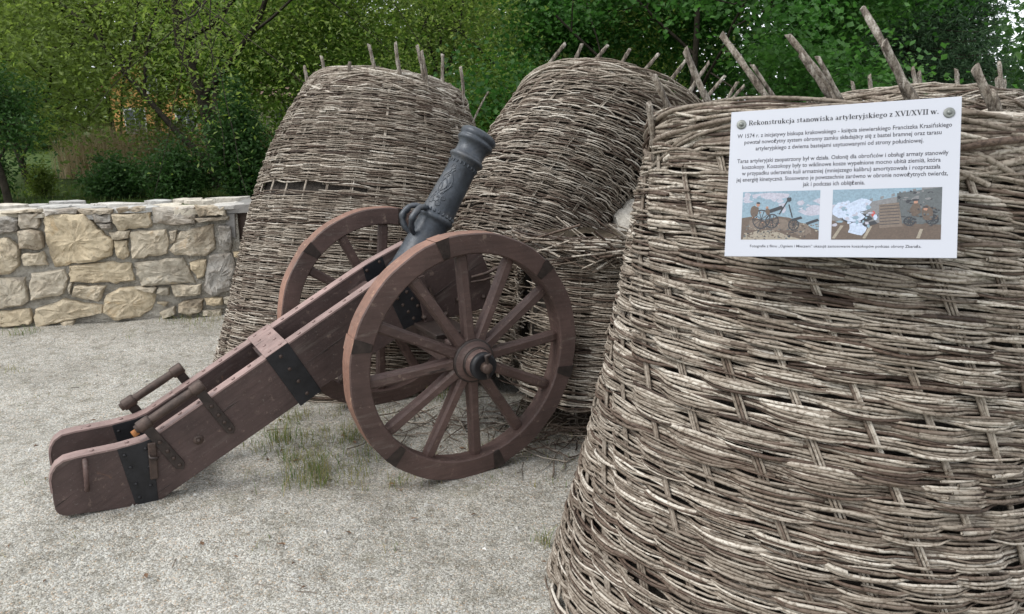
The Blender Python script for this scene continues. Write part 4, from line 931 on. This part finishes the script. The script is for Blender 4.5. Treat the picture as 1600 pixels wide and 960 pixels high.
# flat cap slabs, two or three ranks deep, edges uneven
r = random.Random(9)
def slab(u, v, a, b, z, th):
    n = 8; pts = []
    for i in range(n):
        t = 2*PI*(i+.5)/n; ca, sa = math.cos(t), math.sin(t); q = 1/max(abs(ca), abs(sa)); pts.append((u+a/2*ca*q*.98*(1+r.uniform(-.07, .02)), v+b/2*sa*q*.98*(1+r.uniform(-.08, .02))))
    bm = bmesh.new(); lo = [bm.verts.new((x-u, y-v, -th+r.uniform(-.004, .004))) for x, y in pts]; hi = [bm.verts.new(((x-u)*.985, (y-v)*.985, r.uniform(-.006, .004))) for x, y in pts]
    c_ = bm.verts.new((0, 0, r.uniform(0, .006)))
    for i in range(n):
        bm.faces.new((lo[i], lo[(i+1) % n], hi[(i+1) % n], hi[i])); bm.faces.new((hi[i], hi[(i+1) % n], c_))
    bm.faces.new(lo[::-1]); o = link('cap_stone', bm_mesh('cap', bm), M_SLAB, wall); o.location = (u, v, z); o.rotation_euler = (r.uniform(-.02, .02), r.uniform(-.02, .02), 0)
for rank, (v0, dep) in enumerate(((-.035, .19), (.16, .20), (.365, .17), (.54, .16))):
    for (ua, ub_) in ((U0, U1+.05), (uR+.2, 4.6)):
        u = ua+r.uniform(-.1, 0)
        while u < ub_-.05:
            w_ = min(r.uniform(.16, .48), ub_-u+.02); slab(u+w_/2, v0+dep/2, w_-.008, dep-.006, WH+r.uniform(-.018, .018), r.uniform(.026, .05)); u += w_
# block with a dark timber post at the end of the wall
def obj_px(name, quad, y0, th, mat, parent=None):
    P = [at_y(x, y, y0) for x, y in quad]; bm = bmesh.new(); A = [bm.verts.new(tuple(p_)) for p_ in P]; B = [bm.verts.new((p_[0], p_[1]+th, p_[2])) for p_ in P]; n = len(P)
    bm.faces.new(A); bm.faces.new(B[::-1])
    for i in range(n): bm.faces.new((A[i], B[i], B[(i+1) % n], A[(i+1) % n]))
    bevel(bm, .008); return link(name, bm_mesh(name, bm), mat, parent)
M_TIMB = mat_paint('weathered_timber', (.20, .19, .18), worn=(.32, .30, .28)); M_DTIMB = mat_paint('dark_timber', (.050, .032, .024))
tb = empty('timber_block'); tag(tb, 'grey timber lintel on a dark post, between the stone wall and the leftmost gabion', 'timber')
obj_px('lintel', [(350, 322), (420, 318), (420, 331), (352, 334)], 5.72, .5, M_TIMB, tb)
obj_px('post', [(352, 335), (366, 334), (368, 372), (354, 368)], 5.73, .4, M_TIMB, tb)
obj_px('dark_board', [(367, 333), (420, 331), (420, 470), (368, 372)], 5.80, .3, M_DTIMB, tb)
# rock, and a black stub added as the shaded void between two gabions
me, c_ = stone_mesh([(-.13, -.12), (.1, -.13), (.16, 0), (.12, .14), (-.02, .18), (-.14, .1)], 77, depth=.22, proud=.09); o = link('boulder', me, M_SLAB); P = at_y(995, 352, 4.3); o.location = P; tag(o, 'pale rough boulder showing in the gap beside the front gabion', 'rock')
lg = pole('gap_shade_stub', at_y(968, 420, 4.35), at_y(972, 358, 4.45), .07, .06, None, 5, M_BLACK); tag(lg, 'short black stub put in for the shaded void between two gabions', 'post')
o = pole('loose_stick', at_y(985, 408, 4.0), at_y(970, 362, 4.05), .012, .010, None, 6); tag(o, 'pale upright stick in front of the shaded void between gabions', 'stick')

# ---------------------------------------------------------------- twigs, debris, grass
def litter(n, fn, seed, rr=(.002, .005), ln=(.08, .35), lift=.02, flat_=.25):
    r = np.random.default_rng(seed); out = []
    for i in range(n):
        x, y = fn(r); a = r.random()*6.28; L = ln[0]+(ln[1]-ln[0])*r.random(); z = float(ground_h(x, y))+.004+lift*r.random()**2
        d = np.array([math.cos(a), math.sin(a), r.normal(0, flat_)*.3]); m = 6; u = np.linspace(-.5, .5, m)
        P = np.array([x, y, z])+u[:, None]*L*d+np.outer(np.sin(u*4+r.random()*6)*L*.05, [-d[1], d[0], .3]); P[:, 2] = np.maximum(P[:, 2], z*.6+.002)
        V, F = tube_np(P, (rr[0]+(rr[1]-rr[0])*r.random())*(1-.5*(u+.5)), 4); out.append((V, F, np.full(len(V), np.clip(r.normal(.35, .25), 0, 1)), P))
    return out
def under5(r): return r.normal(.22, .22), r.normal(3.48, .16)
def by_wheel(r): return r.normal(-.25, .38), r.normal(3.55, .22)
tag(link('twig_litter', rods_mesh('tw', litter(230, under5, 3, lift=.10)+litter(70, by_wheel, 4, lift=.02)), M_WIL), 'heap of broken willow twigs under the low frayed gabion', 'twigs', kind='stuff')
def yard(r):
    d = 1.3+4*r.random(); a = (r.random()-.7)*1.1; return d*math.sin(a), 1.0+d*math.cos(a)
tag(link('scattered_twigs', rods_mesh('tw2', litter(90, yard, 5, (.0012, .0028), (.02, .11), .002, .05)), M_WIL), 'tiny twig scraps scattered over the gravel', 'twigs', kind='stuff')
M_DEAD = mat_simple('dead_leaf', (.15, .09, .055), .8, 0, .2, .5, 30)
rl = np.random.default_rng(31); Vd = []; Fd = []
for i in range(46):
    P = at_z(rl.uniform(0, 880), rl.uniform(560, 940)) if i < 30 else at_z(rl.uniform(420, 860), rl.uniform(640, 780)); z = float(ground_h(P[0], P[1]))+.006; a = rl.random()*6.28; L = .008+.014*rl.random(); w = L*.45
    n0 = len(Vd); ca, sa = math.cos(a), math.sin(a)
    for (x, y, h_) in ((-L, 0, .0), (-.2*L, w, .006), (L, 0, .002), (-.2*L, -w, .005), (0, 0, .001)): Vd.append((P[0]+x*ca-y*sa, P[1]+x*sa+y*ca, z+h_*rl.uniform(.4, 1.6)))
    Fd += [(n0, n0+4, n0+1), (n0+1, n0+4, n0+2), (n0+2, n0+4, n0+3), (n0+3, n0+4, n0)]
tag(link('dead_leaves', py_mesh('dead', Vd, Fd), M_DEAD), 'small brown dead leaves scattered on the gravel', 'leaves', kind='stuff')
# tangled sticks over the low gabion
rr_ = np.random.default_rng(8); tg = []
for i in range(95):
    ph = 3.9+1.7*rr_.random(); a = 1.0+rr_.normal(0, .0); L = .15+.35*rr_.random(); m = 8; u = np.linspace(-.5, .5, m)
    P = B5.P(.93+.08*rr_.random()+u*rr_.normal(0, .10), ph+u*L/.44, .02+.05*rr_.random()+u**2*.15*rr_.random()); V, F = tube_np(P, .0045*(.5+rr_.random()), 4); tg.append((V, F, np.full(len(V), np.clip(rr_.normal(.4, .3), 0, 1)), P))
for i in range(60):      # frayed ends sticking out along the torn edge
    t = .15+.8*rr_.random(); L = .05+.16*rr_.random(); lo = 3.62+(.35 if t > .45 else 0); m = 6; u = np.linspace(0, 1, m)
    P = B5.P(t+u*rr_.normal(0, .05), lo+.1-u*L/.44*1.3, .0+u*rr_.normal(.03, .05)); V, F = tube_np(P, .005*(1-.6*u), 4); tg.append((V, F, np.full(len(V), np.clip(rr_.normal(.6, .25), 0, 1)), P))
tag(link('tangled_sticks', rods_mesh('tg', tg), M_WIL, g5), kind='stuff')
o = pole('loose_stick', (.09, 3.30, .02), (.06, 3.22, .03), .006, .004, None, 61)
for k, (a, b, h_, lab) in enumerate((((700, 640), (728, 672), .01, 'short broken stick lying between the lower spokes of the near wheel'), ((745, 655), (845, 650), .03, 'long bare stick lying level just left of the dark hollow under the low gabion'), ((905, 640), (897, 700), .0, 'thin brown stick standing upright under the low gabion'))):
    A = at_z(*a, h_+.01); B = at_z(*b, h_+.015)
    if k == 2: A = at_y(900, 640, 3.45); B = at_y(903, 700, 3.45)
    q = pole('fallen_stick', A, B, .007, .005, None, 70+k); tag(q, lab, 'stick')
bpy.data.objects.remove(o)
# dark mound added to give the shadowed hollow under the lifted gabion
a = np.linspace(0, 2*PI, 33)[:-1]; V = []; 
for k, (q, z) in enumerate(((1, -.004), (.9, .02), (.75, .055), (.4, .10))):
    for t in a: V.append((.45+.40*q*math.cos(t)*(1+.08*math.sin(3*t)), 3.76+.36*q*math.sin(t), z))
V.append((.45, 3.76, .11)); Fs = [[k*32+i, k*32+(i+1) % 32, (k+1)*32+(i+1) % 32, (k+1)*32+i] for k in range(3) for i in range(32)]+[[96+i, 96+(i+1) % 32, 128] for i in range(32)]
tag(link('hollow_shade_heap', py_mesh('heap', V, Fs, True), M_SOIL_SHADE), kind='structure')

def blades(cx, cy, n, spread, hgt, seed, width=.0022, lean=.5, dry=.3, z0=None):
    r = np.random.default_rng(seed); x = cx+r.normal(0, spread, n); y = cy+r.normal(0, spread, n); z = ground_h(x, y) if z0 is None else np.full(n, z0)
    a = r.random(n)*6.28; L = hgt*(.4+.8*r.random(n)); ln = lean*r.random(n)*L; w = width*(.7+.6*r.random(n)); wx, wy = -np.sin(a)*w, np.cos(a)*w; dx, dy = np.cos(a), np.sin(a)
    rows = []
    for u, ww in ((0, 1), (.5, .85), (1, .08)):
        px, py, pz = x+dx*ln*u**2, y+dy*ln*u**2, z+L*u*(1-.2*u*lean)
        rows.append(np.stack([px-wx*ww, py-wy*ww, pz], -1)); rows.append(np.stack([px+wx*ww, py+wy*ww, pz], -1))
    V = np.stack(rows, 1).reshape(-1, 3); f = np.array([[0, 1, 3, 2], [2, 3, 5, 4]]); F = (np.arange(n)[:, None, None]*6+f).reshape(-1, 4)
    tint = np.where(r.random(n) < dry, .75+.25*r.random(n), .1+.5*r.random(n)); return V, F, np.repeat(tint, 6)
def tuft(px, py, n, spread, hgt, seed, label, dry=.3, lean=.6):
    P = at_z(px, py); V, F, T = blades(P[0], P[1], n, spread, hgt, seed, dry=min(1, dry+.3), lean=lean+.6, width=.0013)
    o = np.array([P[0], P[1], 0]); ob = link('grass_tuft', np_mesh('tuft', V-o, F, False, {'tint': T}), M_GRASS); ob.location = o; tag(ob, label, 'grass tuft', 'weedy grass tufts in the gravel'); ob['kind'] = 'stuff'
tuft(490, 755, 150, .075, .13, 1, 'tallest grass tuft, straw coloured at its base, left of the near wheel', .35)
tuft(440, 700, 90, .035, .11, 2, 'green grass tuft just below the middle of the carriage trail', .15)
tuft(545, 690, 80, .05, .09, 3, 'low grass clump close to the left side of the near wheel', .4)
tuft(470, 660, 60, .04, .08, 4, 'small grass clump under the carriage beside the far wheel', .3)
tuft(690, 625, 90, .06, .09, 5, 'green grass patch between the two wheels', .2)
tuft(848, 850, 36, .018, .07, 6, 'little grass tuft in gravel left of the foreground gabion', .3)
tuft(625, 760, 26, .03, .07, 7, 'sparse thin blades at the foot of the near wheel', .4)
tuft(745, 700, 22, .03, .06, 12, 'few green blades inside the bottom of the near wheel', .3)
tuft(35, 523, 60, .05, .09, 8, 'small green weed at the foot of the stone wall on the left', .1, .9)
tuft(325, 505, 110, .10, .08, 9, 'grassy weeds at the foot of the leftmost gabion', .35, .8)
tuft(285, 500, 60, .08, .07, 10, 'weeds in front of the wall stones near the gabion', .3, .8)
tuft(20, 580, 30, .06, .05, 11, 'faint weed patch in open gravel at the left edge', .6)
V, F, T = [], [], []; off = 0
rg = np.random.default_rng(4)
for i in range(190):
    P = at_z(rg.normal(500, 55), rg.uniform(640, 775)) if i < 90 else at_z(rg.uniform(400, 900), rg.uniform(600, 770)) if i < 165 else at_z(rg.uniform(-20, 900), rg.uniform(530, 900))
    v, f, t = blades(P[0], P[1], 13 if i < 90 else 7, .028, .055 if i < 90 else .04, 200+i, .0013, 1.1, .62); V.append(v); F.append(f+off); T.append(t); off += len(v)
tag(link('sparse_grass', np_mesh('sg', np.vstack(V), np.vstack(F), False, {'tint': np.concatenate(T)}), M_GRASS), 'sparse short blades of grass coming up through the gravel', 'grass', kind='stuff')
# meadow strip beyond the wall
n = 15000; rg = np.random.default_rng(14); x = rg.uniform(-14, 14, n); y = rg.uniform(7, 17, n)
V, F, T = blades(0, 0, n, 0, .11, 15, .010, .5, .15, 0.)
V = V.reshape(n, 6, 3); V[..., 0] += x[:, None]; V[..., 1] += y[:, None]; V[..., 2] -= .03
tag(link('meadow_grass', np_mesh('mg', V.reshape(-1, 3), F, False, {'tint': T*.8}), M_GRASS), 'short green meadow grass behind the wall', 'grass', kind='stuff')
# dry reeds
n = 11000; x = rg.uniform(-11.5, -3.6, n); y = rg.uniform(18.5, 22, n)
V, F, T = blades(0, 0, n, 0, 1.35, 16, .008, .5, 1, 0.)
V = V.reshape(n, 6, 3); V[..., 0] += x[:, None]; V[..., 1] += y[:, None]
T = np.repeat(rg.random(n), 6)
tag(link('dry_reeds', np_mesh('reed', V.reshape(-1, 3), F, False, {'tint': T}), M_REED), 'belt of dry beige reeds under the willow', 'reeds', kind='stuff')

# ---------------------------------------------------------------- trees
def skeleton(base, height, spread, seed, lean=(0, 0), levels=4, first=.22, nb=(4, 6), up_=.55, droop=0.):
    """limb polylines + twig tips; tapered trunk with limbs that fork down to twigs"""
    r = np.random.default_rng(seed); limbs = []; tips = []
    def grow(p, d, L, R, lev):
        n = 7; P = [p]; q = p.copy(); dd = d.copy()
        for i in range(n-1):
            dd = dd+r.normal(0, .10, 3)+np.array([0, 0, (.05 if lev < 2 else -droop)]); dd /= np.linalg.norm(dd); q = q+dd*L/(n-1); P.append(q.copy())
        P = np.array(P); Rr = np.linspace(R, R*.45, n); limbs.append((P, Rr))
        if lev >= levels: tips.append((P[-1], lev)); tips.append((P[3], lev)); return
        if lev == levels-1: tips.append((P[-1], lev))
        m = int(r.integers(nb[0], nb[1]+1))+(2 if lev == 0 else 0)
        for j in range(m):
            u = (first if lev == 0 else .3)+(1-(first if lev == 0 else .3))*(j+r.random()*.8)/m; u = min(u, .98); i = min(int(u*(n-1)), n-2); f = u*(n-1)-i
            s = P[i]*(1-f)+P[i+1]*f; a = r.random()*6.28; t_ = P[i+1]-P[i]; t_ /= np.linalg.norm(t_)
            e = np.cross(t_, [0.3, .5, 1]); e /= np.linalg.norm(e); g = np.cross(t_, e)
            nd = t_*up_+(e*math.cos(a)+g*math.sin(a))*(1-up_)*1.25; nd /= np.linalg.norm(nd)
            Lc = L*(.62 if lev else spread/height*1.15)*(1-.35*u*(lev == 0))*(.75+.5*r.random())
            grow(s, nd, Lc, Rr[i]*.55, lev+1)
    d0 = np.array([lean[0], lean[1], 1.]); d0 /= np.linalg.norm(d0)
    grow(np.array(base, float), d0, height, height*.020+.03, 0); return limbs, tips
def leaf_cloud(C, n, sig, size, seed, asp=.5, flat_=.6, tint_sd=.11):
    r = np.random.default_rng(seed); C = np.asarray(C); m = len(C); idx = r.integers(0, m, n); ct = r.normal(.5, tint_sd*1.3, m)
    p = C[idx]+r.normal(0, 1, (n, 3))*np.asarray(sig)*(.5+r.random((m, 1))[idx])
    nrm = r.normal(0, 1, (n, 3)); nrm[:, 2] = abs(nrm[:, 2])*.8+flat_; nrm /= np.linalg.norm(nrm, axis=1)[:, None]
    t = np.cross(nrm, r.normal(0, 1, (n, 3))); t /= np.linalg.norm(t, axis=1)[:, None]+1e-9; b = np.cross(nrm, t); s = (size*(.6+.8*r.random(n)))[:, None]
    V = np.stack([p-t*s, p+b*s*asp+nrm*s*.12, p+t*s, p-b*s*asp+nrm*s*.12], 1).reshape(-1, 3); F = np.arange(n*4).reshape(-1, 4)
    tint = np.clip(ct[idx]+r.normal(0, tint_sd, n), 0, 1); return V, F, np.repeat(tint, 4)
TREES = 'trees and shrubs beyond the wall'
def tree(name, label, base, height, spread, seed, nleaf, size, mat, lean=(0, 0), sig=(.32, .32, .24), levels=3, first=.25, nb=(4, 6), up_=.55, droop=0, asp=.5, cat='tree', thin=.55, zmin=0.):
    base = np.array(base, float); root = empty(name, base); tag(root, label, cat, TREES)
    limbs, tips = skeleton((0, 0, -.1), height, spread, seed, lean, levels, first, nb, up_, droop)
    limbs = [(P, R_*thin) for P, R_ in limbs]
    parts = [tube_np(P, R, 7 if i == 0 else (4 if i < 60 else 3)) for i, (P, R) in enumerate(limbs)]
    V, F = join_parts(parts); link('trunk', np_mesh('trunk', V, F), M_BARK, root)
    C = [t[0] for t in tips]; C = [c for q, c in enumerate(C) if (c[2] < 4.6 or q % 5 == 0) and c[2] > zmin]; V, F, T = leaf_cloud(C, nleaf, np.array(sig), size, seed+1, asp)
    link('crown', np_mesh('crown', V, F, False, {'tint': T}), mat, root); return root
def gx(px, Y): return (px-800)/FPX*(Y*CP+CAM_H*SP)     # where a trunk at image column px stands at distance Y
tree('willow_tree', 'wide olive green willow with dark slanting limbs standing behind the reeds', (gx(342, 16.5), 16.5, 0), 6.4, 4.6, 3, 92000, .037, M_LWIL, lean=(-.12, -.05), sig=(0.6, 0.6, 0.55), levels=3, first=.06, nb=(6, 8), up_=.45, asp=.42, thin=.95, zmin=1.9)
tree('round_tree', 'small dark round-crowned tree at the left edge behind the wall', (gx(15, 13), 13, 0), 2.1, .8, 4, 8500, .034, M_LDRK, sig=(.17, .17, .17), levels=2, first=.38, nb=(5, 7), up_=.5, thin=1)
tree('bushy_tree', 'yellow green leafy tree cut by the left edge of the picture', (gx(45, 17.5), 17.5, 0), 6.0, 3.2, 5, 32000, .055, M_LYEL, levels=3, first=.10, up_=.5, sig=(0.55, 0.55, 0.5), zmin=1.6)
tree('forked_tree', 'tall thin tree with dark forked stems above the leftmost gabion', (gx(463, 21), 21, 0), 9, 3.4, 6, 28000, 0.06, M_LWIL, levels=3, first=.2, up_=.72, sig=(0.5, 0.5, 0.45), thin=.8)
tree('leafy_tree', 'mid green tree right above the leftmost gabion', (gx(575, 20), 20, 0), 6.8, 3.6, 17, 34000, .060, M_LBRI, levels=3, first=.06, up_=.5, sig=(0.6, 0.6, 0.5))
tree('leafy_tree', 'light green tree with a dark upright stem between the leftmost and leaning gabions', (gx(722, 22), 22, 0), 7.5, 3.8, 8, 36000, .060, M_LBRI, levels=3, first=.06, up_=.55, sig=(0.6, 0.6, 0.5), thin=.7)
tree('leafy_tree', 'yellow green tree above the top of the leaning gabion', (gx(885, 21), 21, 0), 6.6, 3.8, 9, 34000, .060, M_LYEL, levels=3, first=.05, up_=.5, sig=(0.6, 0.6, 0.5))
tree('leafy_tree', 'olive green tree standing in front of the orange house', (gx(190, 21), 21, 0), 5.0, 2.8, 52, 38000, .055, M_LWIL, levels=3, first=.14, up_=.5, sig=(.5, .5, .45), zmin=.6)
tree('leafy_tree', 'slim olive tree between the willow and the forked tree', (gx(250, 24), 24, 0), 7.4, 3.4, 12, 26000, .065, M_LWIL, levels=3, first=.06, up_=.6, sig=(0.6, 0.6, 0.5))
tree('maple_tree', 'dark green maple left of the tallest stake of the sign gabion', (gx(1085, 17), 17, 0), 6.6, 3.5, 10, 42000, .050, M_LMAP, sig=(.40, .40, .24), levels=3, first=.05, up_=.45, asp=.8)
tree('maple_tree', 'dark green maple directly above the sign', (gx(1235, 18), 18, 0), 6.8, 3.4, 11, 42000, .050, M_LMAP, sig=(.40, .40, .24), levels=3, first=.05, up_=.45, asp=.8)
def conifer(label, base, height, spread, seed, n):
    r = np.random.default_rng(seed); root = empty('spruce_tree', base); tag(root, label, 'conifer', TREES); parts = [tube_np([(0, 0, -.1), (0, 0, height*.5), (0, 0, height)], [height*.018, height*.012, .02], 7)]; C = []
    for i in range(90):
        z = height*(.04+.95*i/90); L = spread*(1-z/height)**.8*(.75+.4*r.random()); 
        a = r.random()*6.28
        for q in range(3):
            aa = a+q*2.1+r.normal(0, .2); m = 7; u = np.linspace(0, 1, m); P = np.stack([np.cos(aa)*L*u, np.sin(aa)*L*u, z-.28*L*u+.12*L*u**3], -1); parts.append(tube_np(P, .018*(1-.7*u), 4))
            for w in np.linspace(.2, 1, 7):
                c = np.array([np.cos(aa)*L*w, np.sin(aa)*L*w, z-.28*L*w+.12*L*w**3]); C.append(c)
                sd_ = np.array([-np.sin(aa), np.cos(aa), -.25])*(1.05-w)*L*.3; C.append(c+sd_); C.append(c-sd_*np.array([1, 1, -1]))
    V, F = join_parts(parts); link('trunk', np_mesh('trunk', V, F), M_BARK, root)
    V, F, T = leaf_cloud(C, n, np.array([.17, .17, .12]), .070, seed+1, .22, flat_=.2); link('crown', np_mesh('crown', V, F, False, {'tint': T}), M_LCON, root)
conifer('dark spruce right of the tallest stake above the sign', (gx(1395, 19), 19, 0), 8, 2.5, 31, 36000)
conifer('dark spruce near the right edge, left of the patch of sky', (gx(1462, 20), 20, 0), 7.4, 2.0, 32, 36000)
conifer('dark spruce cut by the right edge of the picture', (gx(1690, 17), 17, 0), 7.5, 1.8, 33, 26000)
conifer('deep green spruce filling the gap between the maple and the other spruces', (gx(1320, 23), 23, 0), 11, 2.8, 34, 26000)
def shrub(label, px, Y, w, h, seed, n, mat, size=.035, name='shrub'):
    r = np.random.default_rng(seed); root = empty(name, (gx(px, Y), Y, 0)); tag(root, label, 'shrub', TREES); st_ = []; C = []
    for i in range(16):
        a = r.random()*6.28; q = r.random()**.5; tip = np.array([math.cos(a)*w*q, math.sin(a)*w*q*.7, h*(1-.55*q*q)*(.7+.4*r.random())]); m = 6; u = np.linspace(0, 1, m)
        P = np.stack([tip[0]*u**1.5, tip[1]*u**1.5, tip[2]*u], -1); st_.append(tube_np(P, .016*(1-.7*u), 4)); C += [P[2], P[3], P[4], P[5]]
        for k in range(3): C.append(P[3]+r.normal(0, .25, 3)*np.array([w, w, h])*.5)
    C = [np.array([c[0], c[1], max(c[2], .08)]) for c in C]
    V, F = join_parts(st_); link('stem', np_mesh('stem', V, F), M_BARK, root)
    V, F, T = leaf_cloud(C, n, np.array([w, w, h])*.16, size, seed+1, .55); V[:, 2] = np.maximum(V[:, 2], 0.01); link('foliage', np_mesh('fol', V, F, False, {'tint': T}), mat, root)
shrub('dark low shrub left of the willow trunk, behind the wall middle', 185, 14.6, .9, .75, 41, 8000, M_LDRK)
shrub('dark low shrub directly in front of the willow trunk', 285, 14.2, .85, .95, 42, 8500, M_LDRK)
shrub('dark shrub pressed against the left side of the leftmost gabion', 385, 14.5, .9, 1.9, 43, 13000, M_LDRK, .042)
shrub('small dark shrub beside the round-crowned tree', -25, 13.6, .7, 1.0, 44, 6000, M_LDRK)
shrub('tiny sapling between the round-crowned tree and the reeds', 70, 14.5, .35, .7, 45, 2500, M_LWIL, .03)
shrub('bright green bush seen between the leftmost and leaning gabions', 770, 15, 1.1, 2.4, 46, 15000, M_LBRI, .045)
shrub('bright green bush behind the top of the leftmost gabion', 610, 17, 1.8, 3.1, 47, 15000, M_LBRI, .05)
shrub('pale green bush behind the leaning gabion', 950, 18, 1.8, 2.8, 48, 14000, M_LYEL, .05)
# distant wood
def far_wood(x0, x1, n, seed, mat, label, hf):
    C = []; rg = np.random.default_rng(seed)
    for i in range(n):
        x = rg.uniform(x0, x1); y = rg.uniform(34, 44); h_ = hf(x)+rg.normal(0, 1.0)
        for k in range(7): C.append((x+rg.normal(0, .8), y+rg.normal(0, .8), rg.uniform(.2, max(.6, h_))))
    V, F, T = leaf_cloud(C, int(n*265), np.array([.9, .9, .9]), .21, seed+1, .7)
    tag(link('far_woodland', np_mesh('far', V, F, False, {'tint': T}), mat), label, 'woodland', kind='stuff')
far_wood(-34, 11, 190, 77, M_LWIL, 'far belt of light green woodland filling the gaps between the trees', lambda x: 5.2 if -15 < x < -5 else 8.2)
far_wood(11, 44, 130, 79, M_LDRK, 'far belt of dark woodland behind the spruces', lambda x: 4.4 if 24 < x < 28.5 else 8.)

# ---------------------------------------------------------------- house glimpsed behind the willow
M_OCH = mat_simple('orange_render', (.62, .34, .13), .9, 0, .2, .12, 2, .2, .01); M_ROOF = mat_simple('red_tiles', (.30, .13, .10), .8, 0, .2, .3, 6, .4, .02)
M_GLS = mat_simple('window_glass', (.05, .06, .07), .1, 0, .6, .1); M_FRM = mat_simple('white_frame', (.6, .6, .58), .5)
hs = empty('house', (gx(258, 31), 31, 0), .12); tag(hs, 'orange rendered house with red roof glimpsed through the willow', 'house')
bm = bmesh.new(); A = [bm.verts.new(v) for v in ((-1.9, 0, 0), (1.9, 0, 0), (1.9, 0, 2.7), (0, 0, 4.1), (-1.9, 0, 2.7))]; B = [bm.verts.new((v.co.x, 7, v.co.z)) for v in A]
bm.faces.new(A); bm.faces.new(B[::-1])
for i in range(5): bm.faces.new((A[i], B[i], B[(i+1) % 5], A[(i+1) % 5]))
link('wall', bm_mesh('hw', bm), M_OCH, hs)
for sg in (-1, 1):
    rf = link('roof', py_mesh('roof', [(0, -.35, 4.22), (0, 7.3, 4.22), (sg*2.3, 7.3, 2.5), (sg*2.3, -.35, 2.5), (0, -.35, 4.12), (0, 7.3, 4.12), (sg*2.3, 7.3, 2.4), (sg*2.3, -.35, 2.4)], [(0, 1, 2, 3), (7, 6, 5, 4), (0, 3, 7, 4), (1, 5, 6, 2), (3, 2, 6, 7)]), M_ROOF, hs)
for x, z in ((-1, 1.3), (1, 1.3), (0, 2.9)):
    w = link('window', bm_mesh('win', box_bm(.85, .06, 1.05, Matrix.Translation((x, -.02, z)))), M_FRM, hs)
    for dx in (-.19, .19): link('pane', bm_mesh('pane', box_bm(.32, .02, .9, Matrix.Translation((x+dx, -.058, z)))), M_GLS, w)
h2 = empty('long_house', (gx(385, 34), 34, 0), 0); tag(h2, 'long low house with a dull red roof right of the orange one', 'house')
link('wall', bm_mesh('w', box_bm(6, 5, 2.4, Matrix.Translation((0, 2.5, 1.2)))), mat_simple('grey_render', (.4, .36, .3), .9), h2)
link('roof', py_mesh('roof', [(-3.3, -.4, 2.3), (3.3, -.4, 2.3), (3.3, 2.5, 3.7), (-3.3, 2.5, 3.7), (3.3, 5.4, 2.3), (-3.3, 5.4, 2.3)], [(0, 1, 2, 3), (3, 2, 4, 5), (0, 3, 5), (1, 4, 2)]), mat_simple('dull_roof', (.26, .17, .15), .85, 0, .2, .3, 5), h2)
for x in (-1.8, 0, 1.8):
    w = link('window', bm_mesh('win', box_bm(.8, .06, .9, Matrix.Translation((x, -.02, 1.4)))), M_FRM, h2); link('pane', bm_mesh('pane', box_bm(.6, .02, .7, Matrix.Translation((x, -.058, 1.4)))), M_GLS, w)
